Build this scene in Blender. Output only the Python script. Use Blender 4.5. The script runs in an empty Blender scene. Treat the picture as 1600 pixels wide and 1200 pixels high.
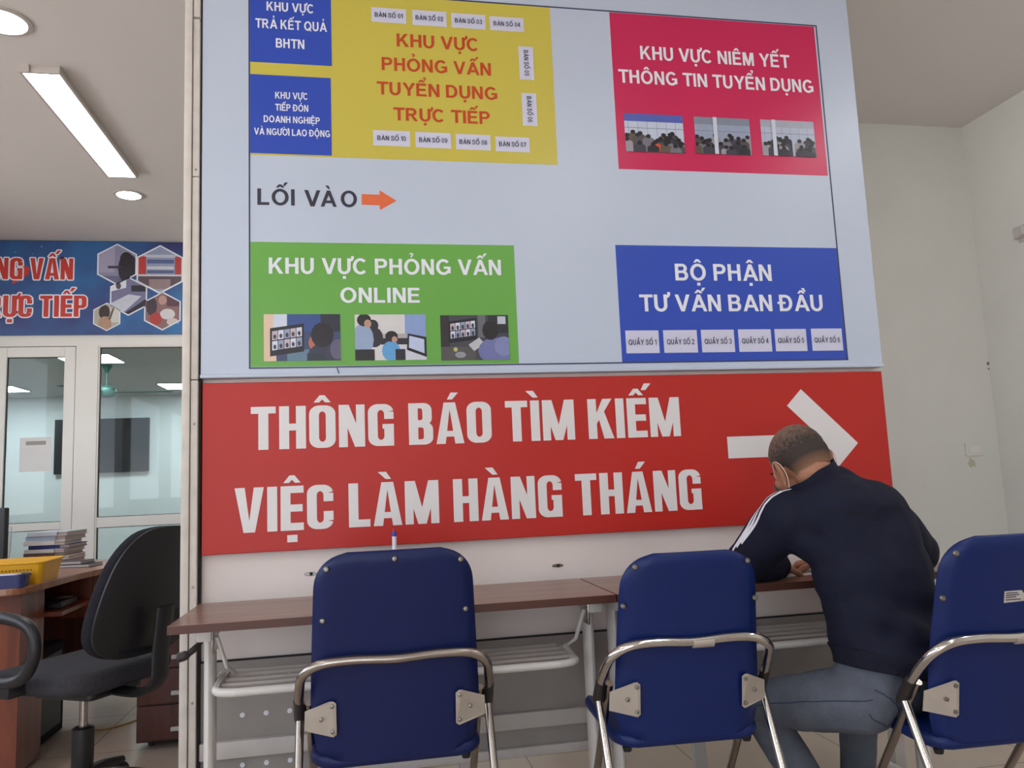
import bpy, bmesh, math, random
from mathutils import Vector, Matrix, noise
from mathutils.bvhtree import BVHTree
random.seed(7)
scene = bpy.context.scene
COL = scene.collection

# ------------------------------------------------------------------ camera, world, exposure
# World axes: X to the right along the notice board, Y away from the viewer (board face at y = 0), Z up, metres.
YAW, PITCH, ROLL, FPX = math.radians(10.744), math.radians(6.963), math.radians(-2.424), 1229.2
CAM = Vector((0.0, -2.6, 1.084))
_f = Vector((math.sin(YAW)*math.cos(PITCH), math.cos(YAW)*math.cos(PITCH), math.sin(PITCH)))
_r0 = Vector((math.cos(YAW), -math.sin(YAW), 0)); _u0 = _r0.cross(_f)
_r = _r0*math.cos(ROLL) + _u0*math.sin(ROLL); _u = -_r0*math.sin(ROLL) + _u0*math.cos(ROLL)
cam = bpy.data.cameras.new('camera'); cam.sensor_width = 36; cam.lens = 36*FPX/1600; cam.clip_start = .05
camo = bpy.data.objects.new('camera', cam); COL.objects.link(camo); scene.camera = camo
camo.matrix_world = Matrix(((_r.x, _u.x, -_f.x, CAM.x), (_r.y, _u.y, -_f.y, CAM.y), (_r.z, _u.z, -_f.z, CAM.z), (0, 0, 0, 1)))

def at(px, py, x=None, y=None, z=None):
    """where a sight line of the photograph meets a plane of the place"""
    d = _f + _r*((px-800)/FPX) - _u*((py-600)/FPX)
    for i, v in enumerate((x, y, z)):
        if v is not None:
            return CAM + d*((v-CAM[i])/d[i])

scene.view_settings.view_transform = 'Standard'
scene.view_settings.look = 'None'
scene.view_settings.gamma = 1.0
scene.view_settings.exposure = -0.42
W = bpy.data.worlds.new('daylight'); scene.world = W; W.use_nodes = True
_n = W.node_tree.nodes; _l = W.node_tree.links      # overcast sky above, brighter glow added below the horizon to light the ceiling
_tc = _n.new('ShaderNodeTexCoord'); _sx = _n.new('ShaderNodeSeparateXYZ'); _rp = _n.new('ShaderNodeValToRGB')
_rp.color_ramp.elements[0].position = .47; _rp.color_ramp.elements[1].position = .53
_rp.color_ramp.elements[0].color = (.95, .95, .95, 1); _rp.color_ramp.elements[1].color = (.50, .55, .62, 1)
_ma = _n.new('ShaderNodeMath'); _ma.operation = 'MULTIPLY_ADD'; _ma.inputs[1].default_value = .5; _ma.inputs[2].default_value = .5
_l.new(_tc.outputs['Generated'], _sx.inputs[0]); _l.new(_sx.outputs['Z'], _ma.inputs[0]); _l.new(_ma.outputs[0], _rp.inputs['Fac']); _l.new(_rp.outputs['Color'], _n['Background'].inputs['Color'])
_n['Background'].inputs['Strength'].default_value = 8.0
TUBE_POWER, DOWN_POWER, PANEL_POWER = 23.0, 40.0, 42.0

# ------------------------------------------------------------------ materials
def lin(c):
    return tuple(((v/255)/12.92 if v/255 <= .04045 else ((v/255+.055)/1.055)**2.4) for v in c)
MATS = {}
def mat(name, rgb, rough=.5, metal=0.0, var=.06, scale=8.0, bump=0.0, bscale=60.0, spec=.5, emit=None, coat=0.0, stretch=None):
    if name in MATS: return MATS[name]
    m = bpy.data.materials.new(name); m.use_nodes = True; nt = m.node_tree; N = nt.nodes; L = nt.links
    p = N['Principled BSDF']; c = lin(rgb)
    p.inputs['Roughness'].default_value = rough; p.inputs['Metallic'].default_value = metal
    p.inputs['Specular IOR Level'].default_value = spec
    p.inputs['Coat Weight'].default_value = coat
    tc = N.new('ShaderNodeTexCoord'); mp = N.new('ShaderNodeMapping'); L.new(tc.outputs['Object'], mp.inputs['Vector'])
    if stretch: mp.inputs['Scale'].default_value = stretch
    if var > 0:
        nz = N.new('ShaderNodeTexNoise'); nz.inputs['Scale'].default_value = scale; nz.inputs['Detail'].default_value = 5
        L.new(mp.outputs['Vector'], nz.inputs['Vector'])
        rp = N.new('ShaderNodeValToRGB'); rp.color_ramp.elements[0].position = .3; rp.color_ramp.elements[1].position = .7
        rp.color_ramp.elements[0].color = (*[v*(1-var) for v in c], 1); rp.color_ramp.elements[1].color = (*[min(1, v*(1+var)) for v in c], 1)
        L.new(nz.outputs['Fac'], rp.inputs['Fac']); L.new(rp.outputs['Color'], p.inputs['Base Color'])
    else:
        p.inputs['Base Color'].default_value = (*c, 1)
    if bump > 0:
        n2 = N.new('ShaderNodeTexNoise'); n2.inputs['Scale'].default_value = bscale; n2.inputs['Detail'].default_value = 4
        L.new(mp.outputs['Vector'], n2.inputs['Vector'])
        b = N.new('ShaderNodeBump'); b.inputs['Strength'].default_value = bump; b.inputs['Distance'].default_value = .01
        L.new(n2.outputs['Fac'], b.inputs['Height']); L.new(b.outputs['Normal'], p.inputs['Normal'])
    if emit:
        p.inputs['Emission Color'].default_value = (*emit[0], 1); p.inputs['Emission Strength'].default_value = emit[1]
    MATS[name] = m; return m

def wood(name, rgb, dark, rough=.4, scale=3.0, stretch=(1, 12, 12)):
    m = mat(name, rgb, rough, var=.0, coat=.15); nt = m.node_tree; N = nt.nodes; L = nt.links; p = N['Principled BSDF']
    tc = N.new('ShaderNodeTexCoord'); mp = N.new('ShaderNodeMapping'); mp.inputs['Scale'].default_value = stretch
    nz = N.new('ShaderNodeTexNoise'); nz.inputs['Scale'].default_value = scale; nz.inputs['Detail'].default_value = 8; nz.inputs['Distortion'].default_value = .6
    rp = N.new('ShaderNodeValToRGB'); rp.color_ramp.elements[0].position = .35; rp.color_ramp.elements[1].position = .68
    rp.color_ramp.elements[0].color = (*lin(dark), 1); rp.color_ramp.elements[1].color = (*lin(rgb), 1)
    L.new(tc.outputs['Object'], mp.inputs['Vector']); L.new(mp.outputs['Vector'], nz.inputs['Vector'])
    L.new(nz.outputs['Fac'], rp.inputs['Fac']); L.new(rp.outputs['Color'], p.inputs['Base Color'])
    return m

M_WALL = mat('wall_paint', (218, 217, 211), .85, var=.03, scale=2.5, bump=.05, bscale=40)
M_CEIL = mat('ceiling_paint', (222, 216, 212), .9, var=.015, scale=1.5)
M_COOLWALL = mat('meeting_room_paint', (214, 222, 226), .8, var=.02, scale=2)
M_FRAMEW = mat('white_aluminium', (226, 222, 215), .35, var=.02, scale=4)
M_POST = mat('worn_white_post', (214, 206, 198), .6, var=.07, scale=20)
M_BOARD = mat('board_vinyl', (192, 202, 220), .34, var=.015, scale=3)
M_PANELW = mat('white_laminate', (226, 216, 211), .45, var=.03, scale=5)
M_STEELG = mat('grey_painted_steel', (150, 144, 140), .5, var=.08, scale=6)
M_STEELL = mat('light_painted_steel', (190, 184, 180), .45, var=.05, scale=6)
M_GAP = mat('dark_gap', (40, 34, 36), .8, var=.1)
M_YEL = mat('print_yellow', (204, 189, 78), .34, var=.02, scale=2)
M_BLUE = mat('print_blue', (44, 76, 182), .34, var=.03, scale=3)
M_PINK = mat('print_crimson', (204, 36, 88), .30, var=.03, scale=3)
M_GREEN = mat('print_green', (104, 170, 70), .34, var=.03, scale=3)
M_LABEL = mat('print_pale_lilac', (208, 208, 230), .34, var=.01)
M_TXW = mat('print_white', (232, 234, 242), .34, var=.01)
M_TXR = mat('print_brick_red', (196, 70, 34), .34, var=.02)
M_TXK = mat('print_charcoal', (48, 50, 66), .34, var=.02)
M_ORANGE = mat('print_orange', (226, 108, 62), .34, var=.02)
M_LINE = mat('print_navy_line', (52, 58, 92), .34, var=.02)
M_RED = mat('sign_red', (186, 30, 20), .45, var=.04, scale=2.0)
M_SIGNW = mat('sign_white', (226, 222, 222), .35, var=.01)
M_TABLETOP = wood('walnut_laminate', (146, 110, 94), (120, 86, 72), .32, 2.5, (1, 14, 14))
M_EDGE = mat('table_edge_band', (84, 48, 38), .45, var=.08)
M_WTUBE = mat('white_powder_coat', (216, 212, 208), .35, var=.02)
M_PLASTIC = mat('dark_plastic', (46, 40, 40), .45, var=.05)
M_CHROME = mat('chrome_tube', (206, 202, 196), .16, 1.0, var=.04, scale=12)
M_CHROMED = mat('worn_chrome', (168, 160, 152), .26, 1.0, var=.10, scale=14)
M_BLUESEAT = mat('royal_blue_vinyl', (10, 34, 94), .42, var=.05, scale=5, bump=.05, bscale=200, spec=.35)
M_NAVYSEAT = mat('deep_blue_vinyl', (12, 27, 80), .46, var=.05, scale=5, bump=.05, bscale=200, spec=.35)
M_PLATE = mat('cream_bracket', (186, 176, 164), .45, .3, var=.06, scale=20)
M_SCREW = mat('screw_metal', (140, 136, 130), .35, .9, var=.1)
M_RUBBER = mat('black_rubber', (26, 25, 27), .6, var=.1)
M_BLACKFAB = mat('black_fabric', (34, 33, 40), .95, var=.15, scale=80, bump=.15, bscale=400, spec=.2)
M_GREYFAB = mat('charcoal_seat_fabric', (62, 61, 66), .95, var=.12, scale=80, bump=.15, bscale=400, spec=.2)
M_REDWOOD = wood('reddish_desk_wood', (136, 66, 38), (106, 46, 25), .35, 2.0, (10, 10, 1.2))
M_DESKTOP = wood('desk_top_wood', (166, 112, 82), (140, 90, 66), .28, 2.0, (1.2, 10, 10))
M_DARKWOOD = wood('dark_desk_wood', (88, 40, 28), (66, 28, 20), .4, 2.0, (10, 10, 1.2))
M_JACKET = mat('navy_jacket', (18, 21, 42), .8, var=.10, scale=6, bump=.25, bscale=14, spec=.3)
M_JACKETD = mat('jacket_rib', (17, 19, 37), .85, var=.12, scale=60, bump=.3, bscale=180, spec=.3)
M_JEANS = mat('washed_denim', (94, 99, 110), .9, var=.16, scale=14, bump=.3, bscale=160, spec=.2)
M_JEANSD = mat('denim_seam', (54, 64, 82), .9, var=.1, scale=40, spec=.2)
M_SKIN = mat('skin', (168, 118, 92), .55, var=.08, scale=18, spec=.35)
M_MASK = mat('mask_pale_blue', (206, 214, 220), .8, var=.03, bump=.1, bscale=120)
M_STRAP = mat('mask_strap', (228, 200, 186), .7, var=.02)
M_PAPER = mat('paper', (224, 222, 220), .7, var=.02)
M_TVS = mat('tv_screen', (34, 36, 42), .45, var=.03, spec=.25)
M_BLACK = mat('black_plastic', (30, 30, 33), .4, var=.05)
M_TEAL = mat('teal_enamel', (30, 74, 67), .4, var=.05)
M_LAMPBODY = mat('lamp_housing', (190, 182, 176), .5, var=.03)
M_TUBE = mat('tube_glow', (255, 255, 255), .5, var=0, emit=((.97, .985, 1.0), TUBE_POWER))
M_DOWN = mat('downlight_glow', (255, 255, 255), .5, var=0, emit=((1.0, .985, .96), DOWN_POWER))
M_LED = mat('panel_glow', (255, 255, 255), .5, var=0, emit=((.93, .98, 1.0), PANEL_POWER))

def glass_mat():
    m = bpy.data.materials.new('clear_glass'); m.use_nodes = True; nt = m.node_tree; N = nt.nodes; L = nt.links
    N.remove(N['Principled BSDF']); out = N['Material Output']
    t = N.new('ShaderNodeBsdfTransparent'); t.inputs['Color'].default_value = (.86, .91, .90, 1)
    g = N.new('ShaderNodeBsdfGlossy'); g.inputs['Roughness'].default_value = .02
    fr = N.new('ShaderNodeFresnel'); fr.inputs['IOR'].default_value = 1.5
    mul = N.new('ShaderNodeMath'); mul.operation = 'MULTIPLY'; mul.inputs[1].default_value = .45
    mx = N.new('ShaderNodeMixShader')
    L.new(fr.outputs[0], mul.inputs[0]); L.new(mul.outputs[0], mx.inputs[0]); L.new(t.outputs[0], mx.inputs[1]); L.new(g.outputs[0], mx.inputs[2]); L.new(mx.outputs[0], out.inputs[0])
    return m
M_GLASS = glass_mat()

def floor_mat():
    m = mat('floor_tiles', (176, 158, 142), .16, var=0); nt = m.node_tree; N = nt.nodes; L = nt.links; p = N['Principled BSDF']
    tc = N.new('ShaderNodeTexCoord'); br = N.new('ShaderNodeTexBrick'); br.offset = 0; br.inputs['Scale'].default_value = 1
    br.inputs['Brick Width'].default_value = .6; br.inputs['Row Height'].default_value = .6; br.inputs['Mortar Size'].default_value = .003
    br.inputs['Color1'].default_value = (*lin((192, 174, 160)), 1); br.inputs['Color2'].default_value = (*lin((186, 169, 156)), 1); br.inputs['Mortar'].default_value = (*lin((140, 126, 114)), 1)
    nz = N.new('ShaderNodeTexNoise'); nz.inputs['Scale'].default_value = 5; nz.inputs['Detail'].default_value = 6
    mx = N.new('ShaderNodeMixRGB'); mx.blend_type = 'MULTIPLY'; mx.inputs[0].default_value = .12
    L.new(tc.outputs['Object'], br.inputs['Vector']); L.new(tc.outputs['Object'], nz.inputs['Vector'])
    L.new(br.outputs['Color'], mx.inputs[1]); L.new(nz.outputs['Color'], mx.inputs[2]); L.new(mx.outputs[0], p.inputs['Base Color'])
    return m
M_FLOOR = floor_mat()

def hair_mat():
    m = mat('cropped_hair', (52, 42, 38), .8, var=0); nt = m.node_tree; N = nt.nodes; L = nt.links; p = N['Principled BSDF']
    tc = N.new('ShaderNodeTexCoord'); nz = N.new('ShaderNodeTexNoise'); nz.inputs['Scale'].default_value = 18; nz.inputs['Detail'].default_value = 3
    n2 = N.new('ShaderNodeTexNoise'); n2.inputs['Scale'].default_value = 500
    sep = N.new('ShaderNodeSeparateXYZ'); L.new(tc.outputs['Object'], sep.inputs[0])
    ma = N.new('ShaderNodeMath'); ma.operation = 'MULTIPLY_ADD'; ma.inputs[1].default_value = 7.5; ma.inputs[2].default_value = -.34   # thinner towards the top of the head
    L.new(sep.outputs['Z'], ma.inputs[0])
    ad = N.new('ShaderNodeMath'); ad.operation = 'ADD'; L.new(ma.outputs[0], ad.inputs[0])
    sc_ = N.new('ShaderNodeMath'); sc_.operation = 'MULTIPLY'; sc_.inputs[1].default_value = .9; L.new(nz.outputs['Fac'], sc_.inputs[0]); L.new(sc_.outputs[0], ad.inputs[1])
    a2 = N.new('ShaderNodeMath'); a2.operation = 'MULTIPLY_ADD'; a2.inputs[1].default_value = .25; L.new(n2.outputs['Fac'], a2.inputs[0]); L.new(ad.outputs[0], a2.inputs[2])
    rp = N.new('ShaderNodeValToRGB'); rp.color_ramp.elements[0].position = .35; rp.color_ramp.elements[1].position = .98
    rp.color_ramp.elements[0].color = (*lin((54, 44, 39)), 1); rp.color_ramp.elements[1].color = (*lin((130, 103, 87)), 1)
    L.new(a2.outputs[0], rp.inputs['Fac'])
    fd = N.new('ShaderNodeMapRange'); fd.inputs['From Min'].default_value = -.066; fd.inputs['From Max'].default_value = -.022; L.new(sep.outputs['Z'], fd.inputs['Value'])      # clipped shorter towards the nape
    mx = N.new('ShaderNodeMixRGB'); mx.inputs[1].default_value = (*lin((160, 114, 88)), 1); L.new(fd.outputs[0], mx.inputs[0]); L.new(rp.outputs['Color'], mx.inputs[2]); L.new(mx.outputs[0], p.inputs['Base Color'])
    return m
M_HAIR = hair_mat()

M_HAIRB = mat('eyebrow_hair', (44, 34, 30), .8)
M_EYE = mat('eye_dark', (52, 40, 36), .2, var=.2, scale=60)
def banner_mat():
    m = mat('banner_print', (38, 66, 140), .4, var=0); nt = m.node_tree; N = nt.nodes; L = nt.links; p = N['Principled BSDF']
    tc = N.new('ShaderNodeTexCoord'); nz = N.new('ShaderNodeTexNoise'); nz.inputs['Scale'].default_value = 1.6; nz.inputs['Detail'].default_value = 3
    rp = N.new('ShaderNodeValToRGB'); rp.color_ramp.elements[0].position = .36; rp.color_ramp.elements[1].position = .66
    rp.color_ramp.elements[0].color = (*lin((48, 48, 110)), 1); rp.color_ramp.elements[1].color = (*lin((36, 110, 168)), 1)
    vo = N.new('ShaderNodeTexVoronoi'); vo.inputs['Scale'].default_value = 11; r2 = N.new('ShaderNodeValToRGB')
    r2.color_ramp.elements[0].position = .03; r2.color_ramp.elements[1].position = .09; r2.color_ramp.elements[0].color = (.35, .5, .8, 1); r2.color_ramp.elements[1].color = (0, 0, 0, 1)
    ad = N.new('ShaderNodeMixRGB'); ad.blend_type = 'ADD'; ad.inputs[0].default_value = .8
    L.new(tc.outputs['Object'], nz.inputs['Vector']); L.new(tc.outputs['Object'], vo.inputs['Vector']); L.new(nz.outputs['Fac'], rp.inputs['Fac']); L.new(vo.outputs['Distance'], r2.inputs['Fac'])
    L.new(rp.outputs['Color'], ad.inputs[1]); L.new(r2.outputs['Color'], ad.inputs[2]); L.new(ad.outputs[0], p.inputs['Base Color'])
    return m
M_BANNER = banner_mat()

# ------------------------------------------------------------------ mesh helpers
def tag(o, label=None, cat=None, group=None, kind=None):
    if label: o['label'] = label
    if cat: o['category'] = cat
    if group: o['group'] = group
    if kind: o['kind'] = kind
    return o
def thing(name, label, cat, loc=(0, 0, 0), rz=0.0, group=None):
    """an Empty at the thing's base; its parts are given in the thing's own coordinates"""
    o = bpy.data.objects.new(name, None); o.location = loc; o.rotation_euler = (0, 0, rz); o.empty_display_size = .1
    COL.objects.link(o); return tag(o, label, cat, group)

class MB:
    def __init__(s): s.v = []; s.f = []; s.mi = []; s.mats = []; s.sm = []
    def add(s, verts, faces, m, smooth=False):
        if m not in s.mats: s.mats.append(m)
        k = s.mats.index(m); b = len(s.v)
        s.v += [tuple(v) for v in verts]; s.f += [tuple(i+b for i in f) for f in faces]; s.mi += [k]*len(faces); s.sm += [smooth]*len(faces)
    def box(s, a, b, m, bev=0.0, seg=2):
        bm = bmesh.new(); bmesh.ops.create_cube(bm, size=1)
        a, b = Vector(a), Vector(b); c = (a+b)/2; d = b-a
        for v in bm.verts: v.co = Vector((v.co.x*d.x+c.x, v.co.y*d.y+c.y, v.co.z*d.z+c.z))
        if bev: bmesh.ops.bevel(bm, geom=bm.edges[:], offset=bev, segments=seg, affect='EDGES', profile=.5)
        s.bm(bm, m)
    def bm(s, bm, m, smooth=False):
        bm.verts.index_update(); s.add([v.co.copy() for v in bm.verts], [[v.index for v in f.verts] for f in bm.faces], m, smooth); bm.free()
    def prism(s, pts, axis, lo, hi, m, bev=0.0, seg=2, smooth=False):
        """outline pts (2D) extruded along an axis; the two remaining axes keep x<y<z order"""
        def P(p, t):
            q = list(p); q.insert('xyz'.index(axis), t); return Vector(q)
        bm = bmesh.new(); lov = [bm.verts.new(P(p, lo)) for p in pts]; hiv = [bm.verts.new(P(p, hi)) for p in pts]
        n = len(pts); f1 = bm.faces.new(lov); f2 = bm.faces.new(hiv)
        for i in range(n): bm.faces.new((lov[i], lov[(i+1) % n], hiv[(i+1) % n], hiv[i]))
        bmesh.ops.recalc_face_normals(bm, faces=bm.faces[:])
        if bev: bmesh.ops.bevel(bm, geom=list(set(f1.edges[:]+f2.edges[:])), offset=bev, segments=seg, affect='EDGES', profile=.5)
        s.bm(bm, m, smooth)
    def tube(s, pts, r, m, n=12, closed=False, squash=None):
        pts = [Vector(p) for p in pts]; N = len(pts); ring = []
        t0 = (pts[1]-pts[0]).normalized(); up = Vector((0, 0, 1)) if abs(t0.z) < .9 else Vector((1, 0, 0)); a = t0.cross(up).normalized()
        for i, p in enumerate(pts):
            if closed: t = (pts[(i+1) % N]-pts[i-1]).normalized()
            else: t = (pts[min(i+1, N-1)]-pts[max(i-1, 0)]).normalized()
            a = (a-t*a.dot(t)).normalized(); b = t.cross(a); rr = r[i] if isinstance(r, (list, tuple)) else r
            sq = squash or (1, 1)
            ring.append([p+a*(math.cos(2*math.pi*k/n)*rr*sq[0])+b*(math.sin(2*math.pi*k/n)*rr*sq[1]) for k in range(n)])
        V = [v for q in ring for v in q]; F = []
        for i in range(N if closed else N-1):
            j = (i+1) % N
            for k in range(n): F.append((i*n+k, i*n+(k+1) % n, j*n+(k+1) % n, j*n+k))
        if not closed: F.append(tuple(range(n-1, -1, -1))); F.append(tuple((N-1)*n+k for k in range(n)))
        s.add(V, F, m, True)
    def lathe(s, prof, c, m, n=24, axis='z'):
        c = Vector(c); V = []; F = []
        for r, h in prof:
            for k in range(n):
                a = 2*math.pi*k/n; x, y = r*math.cos(a), r*math.sin(a)
                V.append(c+(Vector((x, y, h)) if axis == 'z' else Vector((x, h, y)) if axis == 'y' else Vector((h, x, y))))
        for i in range(len(prof)-1):
            for k in range(n): F.append((i*n+k, i*n+(k+1) % n, (i+1)*n+(k+1) % n, (i+1)*n+k))
        F.append(tuple(range(n))); F.append(tuple((len(prof)-1)*n+k for k in range(n)))
        s.add(V, F, m, True)
    def poly(s, pts, m): s.add(pts, [tuple(range(len(pts)))], m)
    def build(s, name, parent=None, recalc=True, auto=True):
        me = bpy.data.meshes.new(name); me.from_pydata(s.v, [], s.f)
        for m in s.mats: me.materials.append(m)
        me.polygons.foreach_set('material_index', s.mi); me.polygons.foreach_set('use_smooth', s.sm); me.update()
        if recalc:
            bm = bmesh.new(); bm.from_mesh(me); bmesh.ops.recalc_face_normals(bm, faces=bm.faces[:]); bm.to_mesh(me); bm.free()
        if auto and any(s.sm): me.set_sharp_from_angle(angle=math.radians(40))
        o = bpy.data.objects.new(name, me); COL.objects.link(o)
        if parent is not None: o.parent = parent
        return o

def spline(pts, n=8, closed=False):
    P = [Vector(p) for p in pts]; N = len(P); out = []
    g = (lambda i: P[i % N]) if closed else (lambda i: P[max(0, min(N-1, i))])
    for i in range(N if closed else N-1):
        a, b, c, d = g(i-1), g(i), g(i+1), g(i+2)
        for k in range(n):
            t = k/n; out.append(.5*((2*b)+(c-a)*t+(2*a-5*b+4*c-d)*t*t+(3*b-a-3*c+d)*t**3))
    if not closed: out.append(P[-1])
    return out
def rrect(x0, z0, x1, z1, r, n=6):
    o = []
    for cx, cz, a0 in ((x1-r, z1-r, 0), (x0+r, z1-r, 90), (x0+r, z0+r, 180), (x1-r, z0+r, 270)):
        for k in range(n+1): a = math.radians(a0+90*k/n); o.append((cx+r*math.cos(a), cz+r*math.sin(a)))
    return o
def simple_box(name, a, b, m, parent=None, bev=0.0):
    k = MB(); k.box(a, b, m, bev); return k.build(name, parent)
def struct(name, a, b, m, bev=0.0):
    return tag(simple_box(name, a, b, m, None, bev), kind='structure')

# ------------------------------------------------------------------ lettering
def ringpts(x0, y0, x1, y1, rx, ry, n=7):
    o = []
    for cx, cy, a0 in ((x1-rx, y1-ry, 0), (x0+rx, y1-ry, 90), (x0+rx, y0+ry, 180), (x1-rx, y0+ry, 270)):
        for k in range(n+1): a = math.radians(a0+90*k/n); o.append((cx+rx*math.cos(a), cy+ry*math.sin(a)))
    return o
def glyph(ch):
    """heavy condensed capitals of a sign painter's face, height 1; a list of polygons and the width"""
    S, T = .193, .160; R = []
    bx = lambda a, b, c, d: [(a, b), (c, b), (c, d), (a, d)]
    def ring(w, y0=0., y1=1., ro=.2, ri=.07, skip=None, S=S):
        O = ringpts(0, y0, w, y1, ro, ro); I = ringpts(S, y0+T*.9, w-S, y1-T*.9, min(ri, (w-2*S)/2), ri*1.4); n = len(O)
        for i in range(n):
            q = [O[i], O[(i+1) % n], I[(i+1) % n], I[i]]
            if skip and skip(sum(p[0] for p in q)/4, sum(p[1] for p in q)/4, i, n): continue
            R.append(q)
    w = .52
    top = {'Ô': 'O^', 'Á': "A'", 'Ì': 'I`', 'Ế': "E^'", 'Ệ': 'E^.', 'À': 'A`', 'Ấ': "A^'", 'Ỏ': 'O?', 'Ự': 'U+.', 'Ứ': "U+'"}.get(ch, ch)
    b, marks = top[0], top[1:]
    if b == 'T': w = .48; R += [bx(0, 1-T, w, 1), bx(w/2-S/2, 0, w/2+S/2, 1-T)]
    elif b == 'H': R += [bx(0, 0, S, 1), bx(w-S, 0, w, 1), bx(S, .43, w-S, .57+.02)]
    elif b == 'O': ring(w)
    elif b == 'U':
        ring(w, 0, .5, skip=lambda x, y, i, n: y > .26); R += [bx(0, .2, S, 1), bx(w-S, .2, w, 1)]
    elif b in 'CG':
        ring(w, skip=lambda x, y, i, n: x > w-S-.001 and .2 < y < .8)
        if b == 'C': R += [bx(w-S, .62, w, .81), bx(w-S, .19, w, .40)]
        else: R += [bx(w-S, .64, w, .81), bx(w-S, .0, w, .52), bx(w*.56, .41, w-S, .52)]
    elif b == 'N': R += [bx(0, 0, S*.9, 1), bx(w-S*.9, 0, w, 1), [(0, 1), (S*1.05, 1), (w, 0), (w-S*1.05, 0)]]
    elif b == 'M': w = .70; q = S*.88; R += [bx(0, 0, q, 1), bx(w-q, 0, w, 1), [(0, 1), (q*1.25, 1), (w/2+.085, 0), (w/2-.085, 0)], [(w-q*1.25, 1), (w, 1), (w/2+.085, 0), (w/2-.085, 0)]]
    elif b == 'B':
        for y0, y1, ww in ((0, .54, .5), (.46, 1, .48)):
            O = [(0, y0)]+[p for p in ringpts(0, y0, ww, y1, .17, .19)]; w = .5
            oo = [(0, y1)]+[p for p in reversed(ringpts(0, y0, ww, y1, .17, .17)[:8])][::1]
            out = [(0, y1)]+list(reversed(ringpts(0, y0, ww, y1, .17, .17)[0:8]))+list(reversed(ringpts(0, y0, ww, y1, .17, .17)[24:32]))+[(0, y0)]
            inn = [(S, y1-T*.8)]+list(reversed(ringpts(S, y0+T*.8, ww-S, y1-T*.8, .04, .06)[0:8]))+list(reversed(ringpts(S, y0+T*.8, ww-S, y1-T*.8, .04, .06)[24:32]))+[(S, y0+T*.8)]
            for i in range(len(out)-1): R.append([out[i], out[i+1], inn[i+1], inn[i]])
        R.append(bx(0, 0, S, 1))
    elif b == 'P':
        w = .5; y0, y1 = .40, 1
        out = [(0, y1)]+list(reversed(ringpts(0, y0, w, y1, .17, .17)[0:8]))+list(reversed(ringpts(0, y0, w, y1, .17, .17)[24:32]))+[(0, y0)]
        inn = [(S, y1-T*.9)]+list(reversed(ringpts(S, y0+T*.9, w-S, y1-T*.9, .04, .07)[0:8]))+list(reversed(ringpts(S, y0+T*.9, w-S, y1-T*.9, .04, .07)[24:32]))+[(S, y0+T*.9)]
        for i in range(len(out)-1): R.append([out[i], out[i+1], inn[i+1], inn[i]])
        R.append(bx(0, 0, S, 1))
    elif b == 'R':
        Rp, w = glyph('P'); R += Rp; R.append([(.22, .46), (.40, .46), (.53, 0), (.32, 0)]); w = .53
    elif b == 'A': w = .58; a = .1; R += [[(0, 0), (S*.98, 0), (w/2+.02, 1), (w/2-a-.02, 1)], [(w, 0), (w-S*.98, 0), (w/2-.02, 1), (w/2+a+.02, 1)], bx(.14, .17, w-.14, .31)]
    elif b == 'V': w = .56; a = .1; R += [[(0, 1), (S, 1), (w/2+.03, 0), (w/2-a-.01, 0)], [(w, 1), (w-S, 1), (w/2-.03, 0), (w/2+a+.01, 0)]]
    elif b == 'I': w = S; R += [bx(0, 0, S, 1)]
    elif b == 'E': w = .45; R += [bx(0, 0, S, 1), bx(S, 0, w, T*1.05), bx(S, 1-T, w, 1), bx(S, .42, w-.02, .58)]
    elif b == 'L': w = .43; R += [bx(0, 0, S, 1), bx(S, 0, w, T*1.05)]
    elif b == 'K': w = .56; R += [bx(0, 0, S, 1), [(S-.01, .36), (S-.01, .62), (w-.22, 1), (w-.01, 1)], [(.23, .55), (.36, .70), (w+.01, 0), (w-.215, 0)]]
    c = w/2
    if '^' in marks: R += [[(c-.17, 1.07), (c-.05, 1.24), (c+.05, 1.24), (c+.0, 1.14), (c-.06, 1.07)], [(c+.17, 1.07), (c+.05, 1.24), (c-.05, 1.24), (c, 1.14), (c+.06, 1.07)]]
    if "'" in marks:
        dx, dy = (.17, .13) if '^' in marks else (.0, .0)
        R.append([(c-.05+dx, 1.07+dy), (c+.06+dx, 1.07+dy), (c+.19+dx, 1.24+dy), (c+.03+dx, 1.24+dy)])
    if '`' in marks: R.append([(c+.08, 1.07), (c-.03, 1.07), (c-.19, 1.24), (c-.02, 1.24)])
    if '.' in marks: R.append(bx(c-.1, -.26, c+.1, -.10))
    if '+' in marks: R.append([(w-.02, .80), (w-.02, .95), (w+.06, 1.12), (w+.15, 1.12), (w+.13, .95), (w+.07, .84)])
    if '?' in marks: R += [[(c-.07, 1.07), (c+.04, 1.07), (c+.1, 1.16), (c+.0, 1.14)], [(c, 1.14), (c+.1, 1.16), (c+.08, 1.27), (c-.08, 1.27), (c-.08, 1.21), (c+.0, 1.21)]]
    return R, w
def sign_text(mb, text, m, x0, x1, z, h, y, grow=0.0):
    items = []; x = 0
    for ch in text:
        if ch == ' ': x += .24; continue
        R, w = glyph(ch); items.append((x, R)); x += w+.065
    total = x-.065; sx = (x1-x0)/total
    offs = [(0, 0)] if not grow else [(grow*math.cos(k*math.pi/6), grow*math.sin(k*math.pi/6)) for k in range(12)]
    for ox, R in items:
        for poly in R:
            for dx, dz in offs:
                n_ = len(mb.f) % 24
                mb.poly([(x0+(ox+p[0])*sx+dx, y-.00003*n_, z+p[1]*h+dz) for p in poly], m)


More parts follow.
